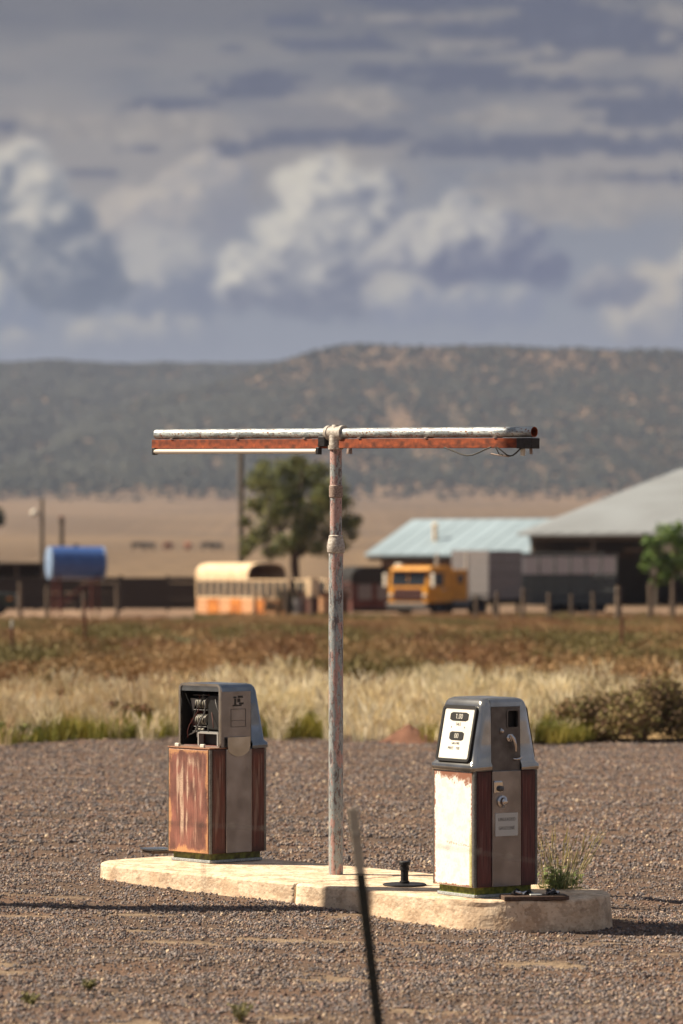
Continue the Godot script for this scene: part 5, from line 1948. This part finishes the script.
func build_buses() -> void:
	var d := 187.0
	var a := thing("old_bus", "derelict orange and cream bus with slatted window openings and open tail", "bus", Vector3(px_x(261, d), -0.12, -d), -52.0, "derelict buses in the yard")
	bus_body(a, 7.5, 0.5, M.bus_orange, M.bus_cream, M.bus_cream, 13, false)
	d = 196.0
	var b := thing("old_bus", "derelict maroon bus with black roof beside the yellow truck", "bus", Vector3(px_x(366, d), -0.3, -d), -82.0, "derelict buses in the yard")
	bus_body(b, 6.0, 3.0, M.bus_maroon, M.bus_maroon, M.black, 8, true)
	# weathered board fence between the buses
	d = 182.0
	board_fence("board_fence", "weathered brown board fence between the two derelict buses", px_x(288, d), px_x(347, d), d, 1.15, M.fence_brown, 4)
	var drum := lathe_mesh([Vector2(0.001, 0.0), Vector2(0.29, 0.0), Vector2(0.3, 0.02), Vector2(0.29, 0.04), Vector2(0.29, 0.29), Vector2(0.305, 0.305), Vector2(0.29, 0.32), Vector2(0.29, 0.57), Vector2(0.305, 0.585), Vector2(0.29, 0.6), Vector2(0.29, 0.85), Vector2(0.3, 0.88), Vector2(0.28, 0.885), Vector2(0.275, 0.87), Vector2(0.001, 0.87)], 20)
	for k in [[299, 181.0, 0.0, M.trailer_grey, "grey steel drum standing by the dark yard bush"], [313, 180.6, 0.0, M.bus_maroon, "dark rusty steel drum with a tan drum on top"], [313, 180.6, 0.89, M.bus_cream, "tan steel drum stacked on dark rusty drum"], [325, 181.2, 0.0, M.bus_patch, "rust and cream steel drum next to the lamp pole"]]:
		var o := thing("steel_drum", k[4], "drum", Vector3(px_x(k[0], k[1]), k[2], -k[1]), 30.0, "steel drums in the yard")
		put("barrel", drum, k[3], o)
		put("bung", lathe_mesh([Vector2(0.001, 0.87), Vector2(0.04, 0.87), Vector2(0.04, 0.89), Vector2(0.001, 0.892)], 10, Transform3D(Basis(), Vector3(0.16, 0, 0.05))), M.dark_steel, o)
	bush("yard_bush", "dark bush growing before the orange bus", Vector3(px_x(279, 178.0), 0, -178.0), 0.95, 1.75, [SL(70, 62, 48), SL(60, 62, 42), SL(88, 74, 56)], 611, 300)

func board_fence(called: String, label: String, x0: float, x1: float, d: float, h: float, m: Material, rails: int) -> void:
	var root := thing(called, label, "fence", Vector3(x0, 0, -d))
	var L := x1 - x0
	var n := maxi(1, int(round(L / 2.4)))
	for k in n + 1:
		put("post", box_mesh(Vector3(L * k / n - 0.08, -0.2, -0.22), Vector3(L * k / n + 0.08, h + 0.08, -0.06), 0.01), m, root)
	for k in n:
		for r in rails:
			var y := 0.1 + (h - 0.12) * r / rails
			var bd := put("board", box_mesh(Vector3(L * k / n + 0.005, y, -0.055), Vector3(L * (k + 1) / n - 0.005, y + (h / rails) * 0.95, -0.02), 0.006), m, root)
			bd.position.y = rng.randf_range(-0.02, 0.02)

func build_truck() -> void:
	var d := 186.0
	var root := thing("semi_truck", "yellow cab-over truck with dark windscreen and brown grille", "truck", Vector3(px_x(408, d), -0.15, -d), -41.0)
	root.scale = Vector3(1.06, 0.94, 1.0)
	# cab: profile (z forward, y) swept across x
	var X := Transform3D(Basis(Vector3(0, 0, 1), Vector3.UP, Vector3(-1, 0, 0)), Vector3.ZERO)
	var st := begin()
	prism(st, PackedVector2Array([Vector2(0.0, 0.75), Vector2(0.02, 1.55), Vector2(-0.12, 2.42), Vector2(-0.3, 2.6), Vector2(-1.9, 2.64), Vector2(-2.0, 0.75)]), -1.15, 1.15, X)
	put("cab", done(st), M.truck_yellow, root)
	put("sleeper", box_mesh(Vector3(-1.13, 0.8, -3.15), Vector3(1.13, 2.45, -2.02), 0.05), M.truck_yellow, root)
	var ws := put("windscreen", box_mesh(Vector3(-1.0, -0.36, -0.01), Vector3(1.0, 0.36, 0.012), 0.01), M.truck_glass, root)
	ws.position = Vector3(0, 1.98, -0.036)
	ws.rotation.x = -atan(0.14 / 0.87)
	put("pillar", box_mesh(Vector3(-0.03, 1.6, -0.02), Vector3(0.03, 2.36, 0.0), 0.005), M.truck_yellow, root).rotation.x = 0.0
	put("grille", box_mesh(Vector3(-0.85, 0.86, 0.005), Vector3(0.85, 1.48, 0.05), 0.02), M.grille, root)
	for k in 5:
		put("grille_bar", box_mesh(Vector3(-0.8, 0.92 + 0.11 * k, 0.0505), Vector3(0.8, 0.95 + 0.11 * k, 0.07), 0.004), M.dark_steel, root)
	put("bumper", box_mesh(Vector3(-1.2, 0.42, -0.1), Vector3(1.2, 0.74, 0.16), 0.04), M.alu_dark, root)
	for s in [-1.0, 1.0]:
		var hl := put("headlight", lathe_mesh([Vector2(0.001, 0.0), Vector2(0.11, 0.0), Vector2(0.12, 0.03), Vector2(0.09, 0.06), Vector2(0.001, 0.075)], 16), M.alu, root)
		hl.position = Vector3(s * 1.0, 1.1, 0.02)
		hl.rotation.x = PI / 2
		var door := put("door", box_mesh(Vector3(-0.02, 0.8, -1.35), Vector3(0.02, 2.4, -0.3), 0.01), M.truck_yellow, root)
		door.position.x = s * 1.155
		var win := put("side_window", box_mesh(Vector3(-0.012, 1.62, -1.2), Vector3(0.012, 2.28, -0.5), 0.01), M.truck_glass, door)
		win.position.x = s * 0.014
		var hd := put("door_handle", box_mesh(Vector3(-0.015, 1.4, -1.28), Vector3(0.015, 1.46, -1.08), 0.005), M.alu, door)
		hd.position.x = s * 0.03
		var sw := put("sleeper_window", box_mesh(Vector3(-0.012, 1.75, -2.75), Vector3(0.012, 2.2, -2.35), 0.01), M.truck_glass, root)
		sw.position.x = s * 1.136
		var mir := put("mirror", box_mesh(Vector3(-0.1, 1.55, -0.12), Vector3(0.1, 2.25, -0.02), 0.03), M.wheel_white, root)
		mir.position.x = s * 1.42
		var arm := begin()
		beam(arm, Vector3(s * 1.16, 2.2, -0.2), Vector3(s * 1.33, 2.2, -0.08), 0.03, 0.03)
		put("mirror_arm", done(arm), M.dark_steel, root)
		wheel(root, Vector3(s * 1.0, 0.5, -1.0), 0.5, 0.28)
		wheel(root, Vector3(s * 1.0, 0.5, -4.0), 0.5, 0.5)
		put("fuel_tank", cyl_mesh(Vector3(s * 0.95, 0.65, -3.2), Vector3(s * 0.95, 0.65, -1.9), 0.28, 0.28, 16), M.alu_dark, root)
		put("exhaust_stack", cyl_mesh(Vector3(s * 0.9, 0.8, -3.35), Vector3(s * 0.9, 3.3, -3.35), 0.1, 0.08, 12), M.alu, root)
	put("sun_visor", box_mesh(Vector3(-1.1, 2.4, -0.12), Vector3(1.1, 2.44, 0.16), 0.01), M.truck_yellow, root)
	for k in 5:
		put("roof_lamp", box_mesh(Vector3(-0.62 + 0.3 * k, 2.6, -0.42), Vector3(-0.5 + 0.3 * k, 2.69, -0.32), 0.02), M.brass, root)
	for k in 2:
		var wb := begin()
		beam(wb, Vector3(-0.6 + 0.8 * k, 1.64, 0.03), Vector3(-0.2 + 0.8 * k, 2.0, -0.02), 0.02, 0.02)
		put("wiper", done(wb), M.black, root)
		put("step", box_mesh(Vector3(1.05, 0.45 + 0.28 * k, -1.9), Vector3(1.25, 0.5 + 0.28 * k, -1.45), 0.01), M.dark_steel, root)
	put("marker_lamp", box_mesh(Vector3(-1.1, 2.6, -0.6), Vector3(-0.7, 2.76, -0.34), 0.04), M.wheel_white, root)
	put("chassis", box_mesh(Vector3(-0.45, 0.6, -4.7), Vector3(0.45, 0.8, -2.05), 0.02), M.dark_steel, root)
	# stock trailer
	var tr := thing("stock_trailer", "long grey livestock trailer with slatted upper openings behind the yellow truck", "trailer", root.position + root.basis * Vector3(0, 0, -4.75), -41.0)
	put("bed", box_mesh(Vector3(-1.2, 0.95, -10.4), Vector3(1.2, 1.12, 0.0), 0.02), M.dark_steel, tr)
	for s in [-1.0, 1.0]:
		# tall front box
		for k in 6:
			var pn := put("front_board", box_mesh(Vector3(s * 1.2 - 0.02, 0.85 + 0.4 * k, -2.6), Vector3(s * 1.2 + 0.02, 1.23 + 0.4 * k, -0.05), 0.01), M.trailer_grey, tr)
			pn.name = "front_board"
		var n := 6
		for k in n:
			var z0 := -2.7 - 7.7 * k / n
			var z1 := -2.7 - 7.7 * (k + 1) / n
			for j in 4:
				put("side_board", box_mesh(Vector3(s * 1.2 - 0.02, 0.55 + 0.36 * j, z1 + 0.04), Vector3(s * 1.2 + 0.02, 0.86 + 0.36 * j, z0 - 0.04), 0.01), M.trailer_dark, tr)
			put("upper_panel", box_mesh(Vector3(s * 1.2 - 0.015, 2.06, z1 + 0.08), Vector3(s * 1.2 + 0.015, 2.95, z0 - 0.08), 0.01), M.trailer_pale, tr)
			put("post", box_mesh(Vector3(s * 1.2 - 0.05, 0.5, z1 - 0.036), Vector3(s * 1.2 + 0.05, 3.1, z1 + 0.036), 0.01), M.trailer_dark, tr)
		put("rail", box_mesh(Vector3(s * 1.2 - 0.035, 1.985, -10.4), Vector3(s * 1.2 + 0.035, 2.05, -2.65), 0.01), M.dark_steel, tr)
		put("rail", box_mesh(Vector3(s * 1.2 - 0.035, 2.96, -10.4), Vector3(s * 1.2 + 0.035, 3.06, -2.65), 0.01), M.trailer_dark, tr)
		for z in [-8.0, -9.1]:
			wheel(tr, Vector3(s * 0.95, 0.5, z), 0.5, 0.5)
	put("nose", box_mesh(Vector3(-1.18, 0.85, -0.045), Vector3(1.18, 3.25, 0.0), 0.01), M.trailer_grey, tr)
	put("tailgate", box_mesh(Vector3(-1.15, 0.85, -10.44), Vector3(1.15, 2.9, -10.401), 0.01), M.trailer_dark, tr)
	for k in 4:
		put("roof_bow", box_mesh(Vector3(-1.2, 3.07, -3.6 - 2.0 * k), Vector3(1.2, 3.14, -3.5 - 2.0 * k), 0.01), M.dark_steel, tr)
	put("landing_leg", box_mesh(Vector3(0.7, 0.0, -2.9), Vector3(0.85, 0.95, -2.75), 0.02), M.dark_steel, tr)
	put("landing_leg", box_mesh(Vector3(-0.85, 0.0, -2.9), Vector3(-0.7, 0.95, -2.75), 0.02), M.dark_steel, tr)

func build_left_yard() -> void:
	var d := 186.0
	# blue tank on its stand
	var root := thing("storage_tank", "blue cylindrical storage tank lying on a dark red steel stand", "tank", Vector3(px_x(76, d), 0, -d), 17.0)
	var c := py_h(563, d)
	var xf := Transform3D(Basis(Vector3.BACK, -PI / 2), Vector3(0, c, 0))
	put("barrel", lathe_mesh([Vector2(0.79, -1.36), Vector2(0.8, -1.3), Vector2(0.8, 1.3), Vector2(0.79, 1.36)], 32, xf), M.tank_blue, root)
	for s in [-1.0, 1.0]:
		put("tank_end", lathe_mesh([Vector2(0.79, 1.36 * s), Vector2(0.6, 1.4 * s), Vector2(0.3, 1.43 * s), Vector2(0.001, 1.44 * s)], 32, xf), M.tank_pale, root)
		put("rim_band", lathe_mesh([Vector2(0.801, 1.27 * s), Vector2(0.812, 1.28 * s), Vector2(0.812, 1.33 * s), Vector2(0.801, 1.34 * s)], 32, xf), M.tank_pale, root)
		for z in [-0.6, 0.6]:
			var lg := begin()
			beam(lg, Vector3(s * 0.95, 0.0, z * 1.25), Vector3(s * 0.95, c - 0.62, z * 0.9), 0.1, 0.1)
			put("leg", done(lg), M.red_steel, root)
		var cr := begin()
		beam(cr, Vector3(s * 0.95, c - 0.66, -0.6), Vector3(s * 0.95, c - 0.66, 0.6), 0.1, 0.1)
		put("saddle", done(cr), M.red_steel, root)
	for z in [-0.72, 0.72]:
		var br := begin()
		beam(br, Vector3(-0.95, 0.3, z), Vector3(0.95, c - 0.75, z * 0.85), 0.06, 0.06)
		put("brace", done(br), M.red_steel, root)
	put("filler_cap", lathe_mesh([Vector2(0.001, c + 0.78), Vector2(0.12, c + 0.78), Vector2(0.12, c + 0.9), Vector2(0.001, c + 0.92)], 14), M.dark_steel, root)
	var bung := put("bung", lathe_mesh([Vector2(0.001, -1.45), Vector2(0.09, -1.44), Vector2(0.09, -1.40)], 14, xf), M.dark_steel, root)
	bung.name = "bung"
	# yard fences
	board_fence("corral_fence", "long low dark corral fence under the blue tank", px_x(-90, 200.0), px_x(120, 200.0), 200.0, 1.72, M.fence_dark, 6)
	board_fence("corral_fence", "dark corral fence ending at the orange bus", px_x(121, 197.0), px_x(214, 197.0), 197.0, 1.75, M.fence_dark, 6)
	# dark low shed
	d = 206.0
	var sh := thing("cattle_shed", "low dark open cattle shed behind the blue tank", "shed", Vector3(px_x(-95, d), 0, -d))
	put("roof", box_mesh(Vector3(-0.2, 2.36, -4.2), Vector3(7.55, 2.5, 0.3), 0.02), M.wood_dark, sh)
	put("back_wall", box_mesh(Vector3(0, -0.1, -4.0), Vector3(7.4, 2.355, -3.85), 0.02), M.wood_dark, sh)
	put("end_wall", box_mesh(Vector3(0, -0.1, -3.84), Vector3(0.12, 2.355, 0), 0.02), M.wood_dark, sh)
	put("end_wall", box_mesh(Vector3(7.28, -0.1, -3.84), Vector3(7.4, 2.355, 0), 0.02), M.wood_dark, sh)
	for k in 4:
		put("post", box_mesh(Vector3(1.4 + 1.5 * k, -0.1, -0.15), Vector3(1.55 + 1.5 * k, 2.355, 0.0), 0.01), M.wood_dark, sh)
	# dark green pickup, only its nose in view
	d = 184.0
	var pk := thing("pickup_truck", "dark green pickup parked by the corral fence", "pickup", Vector3(px_x(18, d), 0, -d))
	var ps := begin()
	prism(ps, PackedVector2Array([Vector2(-4.7, 0.4), Vector2(-0.05, 0.4), Vector2(0.0, 0.62), Vector2(-0.05, 0.98), Vector2(-1.25, 1.06), Vector2(-1.75, 1.58), Vector2(-2.9, 1.6), Vector2(-3.05, 1.02), Vector2(-4.7, 1.02)]), -0.85, 0.85)
	put("body", done(ps), M.pickup_green, pk)
	for s in [-1.0, 1.0]:
		var wn := put("side_window", box_mesh(Vector3(-2.75, 1.08, s * 0.86 - 0.008), Vector3(-1.85, 1.5, s * 0.86 + 0.008), 0.004), M.truck_glass, pk)
		wn.name = "side_window"
		put("headlight", box_mesh(Vector3(-0.06, 0.7, s * 0.62 - 0.13), Vector3(0.02, 0.88, s * 0.62 + 0.13), 0.02), M.wheel_white, pk)
		put("marker", box_mesh(Vector3(-0.45, 0.72, s * 0.855 - 0.01), Vector3(-0.2, 0.84, s * 0.855 + 0.012), 0.005), M.brass, pk)
		for x in [-0.95, -3.9]:
			wheel(pk, Vector3(x, 0.36, s * 0.78), 0.36, 0.22, false)
	put("bumper", box_mesh(Vector3(0.005, 0.42, -0.85), Vector3(0.12, 0.6, 0.85), 0.02), M.alu, pk)
	# poles
	d = 212.0
	var up := thing("utility_pole", "thin wooden yard pole carrying a round white lamp", "utility pole", Vector3(px_x(42, d), 0, -d))
	var top := py_h(499, d)
	put("shaft", lathe_mesh([Vector2(0.14, -0.2), Vector2(0.1, top), Vector2(0.001, top + 0.02)], 12), M.wood_dark, up)
	var am := begin()
	beam(am, Vector3(0, py_h(513, d), 0), Vector3(-0.42, py_h(514, d), 0.1), 0.06, 0.06)
	put("lamp_arm", done(am), M.dark_steel, up)
	var lm := put("yard_lamp", lathe_mesh([Vector2(0.02, -0.18), Vector2(0.16, -0.1), Vector2(0.22, 0.05), Vector2(0.14, 0.2), Vector2(0.02, 0.26)], 14), M.wheel_white, up)
	lm.position = Vector3(-0.42, py_h(514, d), 0.1)
	d = 203.0
	var sp := thing("stove_pipe", "stubby dark post rising behind the blue tank", "post", Vector3(px_x(61.5, d), 0, -d))
	put("shaft", lathe_mesh([Vector2(0.14, -0.1), Vector2(0.13, py_h(523, d)), Vector2(0.17, py_h(522, d)), Vector2(0.15, py_h(518, d)), Vector2(0.001, py_h(517.5, d))], 12), M.wood_dark, sp)
	put("cap", lathe_mesh([Vector2(0.001, py_h(517.4, d)), Vector2(0.16, py_h(517.3, d)), Vector2(0.001, py_h(515, d))], 12), M.red_steel, sp)
	d = 216.0
	var up2 := thing("utility_pole", "tall dark utility pole beside the juniper tree", "utility pole", Vector3(px_x(241, d), 0, -d))
	var t2 := py_h(450, d)
	put("shaft", lathe_mesh([Vector2(0.19, -0.2), Vector2(0.15, t2), Vector2(0.001, t2 + 0.03)], 12), M.wood_dark, up2)
	put("crossarm", box_mesh(Vector3(-0.06, t2 - 0.5, -0.9), Vector3(0.06, t2 - 0.36, 0.9), 0.01), M.wood_dark, up2)

func build_posts() -> void:
	var notes := {
		476: "slim wooden fence post before the gap between truck and trailer", 497: "wooden fence post before the trailer's tall front boards", 523: "wooden fence post before the trailer's first low panel", 549: "wooden fence post before the middle of the stock trailer", 571: "slim wooden fence post before the trailer's rear wheels", 593: "wooden fence post before the trailer's tail end", 618: "thick wooden fence post before the dark barn opening", 650: "wooden fence post beside the leafy tree's thinner trunk", 673: "wooden fence post beside the leafy tree's thicker trunk",
		20: "wooden fence post before the dark green pickup", 47: "wooden fence post below the pale end of the blue tank", 84: "slim wooden fence post under the middle of the blue tank", 117: "wooden fence post just past the blue tank on open dirt", 255: "slim wooden fence post before the orange bus tail", 286: "wooden fence post beside the dark bush by the bus", 311: "slim wooden fence post before the low board fence"}
	for k in [[497, 592, 167, 0.09], [523, 588, 168, 0.1], [549, 593, 166, 0.09], [571, 594, 168, 0.08], [593, 592, 167, 0.09], [618, 586, 166, 0.15], [650, 583, 169, 0.11], [673, 580, 168, 0.1], [476, 596, 168, 0.08], [20, 582, 172, 0.1], [47, 586, 172, 0.1], [117, 586, 171, 0.09], [84, 592, 169, 0.08], [286, 588, 172, 0.09], [311, 594, 171, 0.08], [255, 592, 172, 0.08]]:
		var d: float = k[2]
		var h := py_h(k[1], d)
		var o := thing("fence_post", "", "post", Vector3(px_x(k[0], d), 0, -d), rng.randf() * 90.0, "weathered fence posts across the field")
		o.set_meta("label", notes[k[0]])
		var r: float = k[3]
		var st := begin()
		tube(st, [Vector3(0, -0.2, 0), Vector3(0.01, h * 0.5, 0.01), Vector3(rng.randf_range(-0.04, 0.04), h, 0.0)], [r, r * 0.95, r * 0.85], 8)
		put("shaft", done(st), M.wood_grey, o)
		var cap := begin()
		tube(cap, [Vector3(0, h - 0.25, 0), Vector3(0, h - 0.2, 0)], [r * 1.02, r * 1.02], 8)
		put("wire_wrap", done(cap), M.rust_wire, o)
	for k in [[12, 620, 666, "thin rusty steel post with white tip in the brown field"], [85, 600, 657, "thin dark steel post standing in field weeds below blue tank"], [622, 618, 664, "thin rusty steel post in the field before the barn"]]:
		var d: float = F * EYE / (k[2] - HORIZON)
		var h := py_h(k[1], d)
		var o := thing("fence_post", k[3], "post", Vector3(px_x(k[0], d), 0, -d), 20.0)
		put("shaft", box_mesh(Vector3(-0.03, -0.2, -0.02), Vector3(0.03, h - 0.2, 0.02), 0.004), M.red_steel, o)
		put("tip", box_mesh(Vector3(-0.03, h - 0.199, -0.02), Vector3(0.03, h, 0.02), 0.004), M.wheel_white if k[0] == 12 else M.red_steel, o)

func build_cattle() -> void:
	var bones := [
		[Vector3(-0.85, 1.1, 0), Vector3(0.0, 1.04, 0), 0.3, 0.36], [Vector3(0.0, 1.04, 0), Vector3(0.75, 1.1, 0), 0.36, 0.34],
		[Vector3(0.8, 1.2, 0), Vector3(1.25, 0.95, 0), 0.2, 0.15], [Vector3(1.25, 0.93, 0), Vector3(1.5, 0.55, 0), 0.14, 0.09],
		[Vector3(0.65, 0.9, 0.17), Vector3(0.62, 0.45, 0.18), 0.12, 0.07], [Vector3(0.62, 0.45, 0.18), Vector3(0.64, 0.04, 0.18), 0.06, 0.06],
		[Vector3(0.65, 0.9, -0.17), Vector3(0.72, 0.45, -0.18), 0.12, 0.07], [Vector3(0.72, 0.45, -0.18), Vector3(0.7, 0.04, -0.18), 0.06, 0.06],
		[Vector3(-0.8, 0.95, 0.17), Vector3(-0.7, 0.6, 0.18), 0.18, 0.1], [Vector3(-0.7, 0.6, 0.18), Vector3(-0.86, 0.42, 0.18), 0.08, 0.06], [Vector3(-0.86, 0.42, 0.18), Vector3(-0.82, 0.04, 0.18), 0.055, 0.06],
		[Vector3(-0.8, 0.95, -0.17), Vector3(-0.75, 0.6, -0.18), 0.18, 0.1], [Vector3(-0.75, 0.6, -0.18), Vector3(-0.95, 0.42, -0.18), 0.08, 0.06], [Vector3(-0.95, 0.42, -0.18), Vector3(-0.92, 0.04, -0.18), 0.055, 0.06],
		[Vector3(-1.12, 1.2, 0), Vector3(-1.2, 0.6, 0), 0.035, 0.03], [Vector3(1.2, 1.05, 0.12), Vector3(1.2, 1.06, 0.28), 0.05, 0.03], [Vector3(1.2, 1.05, -0.12), Vector3(1.2, 1.06, -0.28), 0.05, 0.03],
	]
	var cow := capsule_body(bones, 0.05, 0.045)
	var black := mat(S(34, 30, 30), 0.85)
	var red := mat(S(128, 72, 52), 0.85)
	for k in [[138, 0, 8.0], [149, 0, 150.0], [168, 1, 60.0], [188, 1, 110.0], [208, 0, 10.0], [217, 0, 140.0]]:
		var d := 720.0 + 8.0 * sin(k[0])
		var x := px_x(k[0], d)
		var o := put("cow", cow, black if k[1] == 0 else red)
		o.position = Vector3(x, ground_h(x, d), -d)
		o.rotation.y = deg_to_rad(k[2])
		o.scale = Vector3.ONE * 1.12
		tag(o, {138: "black cow of the pair grazing above the tank, outer one", 149: "black cow of the pair grazing above the tank, next to brown cow", 168: "reddish brown cow grazing next to the pair above the tank", 188: "reddish brown cow grazing next to the pair above the orange bus", 208: "black cow of the pair above the orange bus, beside brown cow", 217: "black cow of the pair above the orange bus, nearer the utility pole"}[k[0]], "cow", "cows on the far pasture")
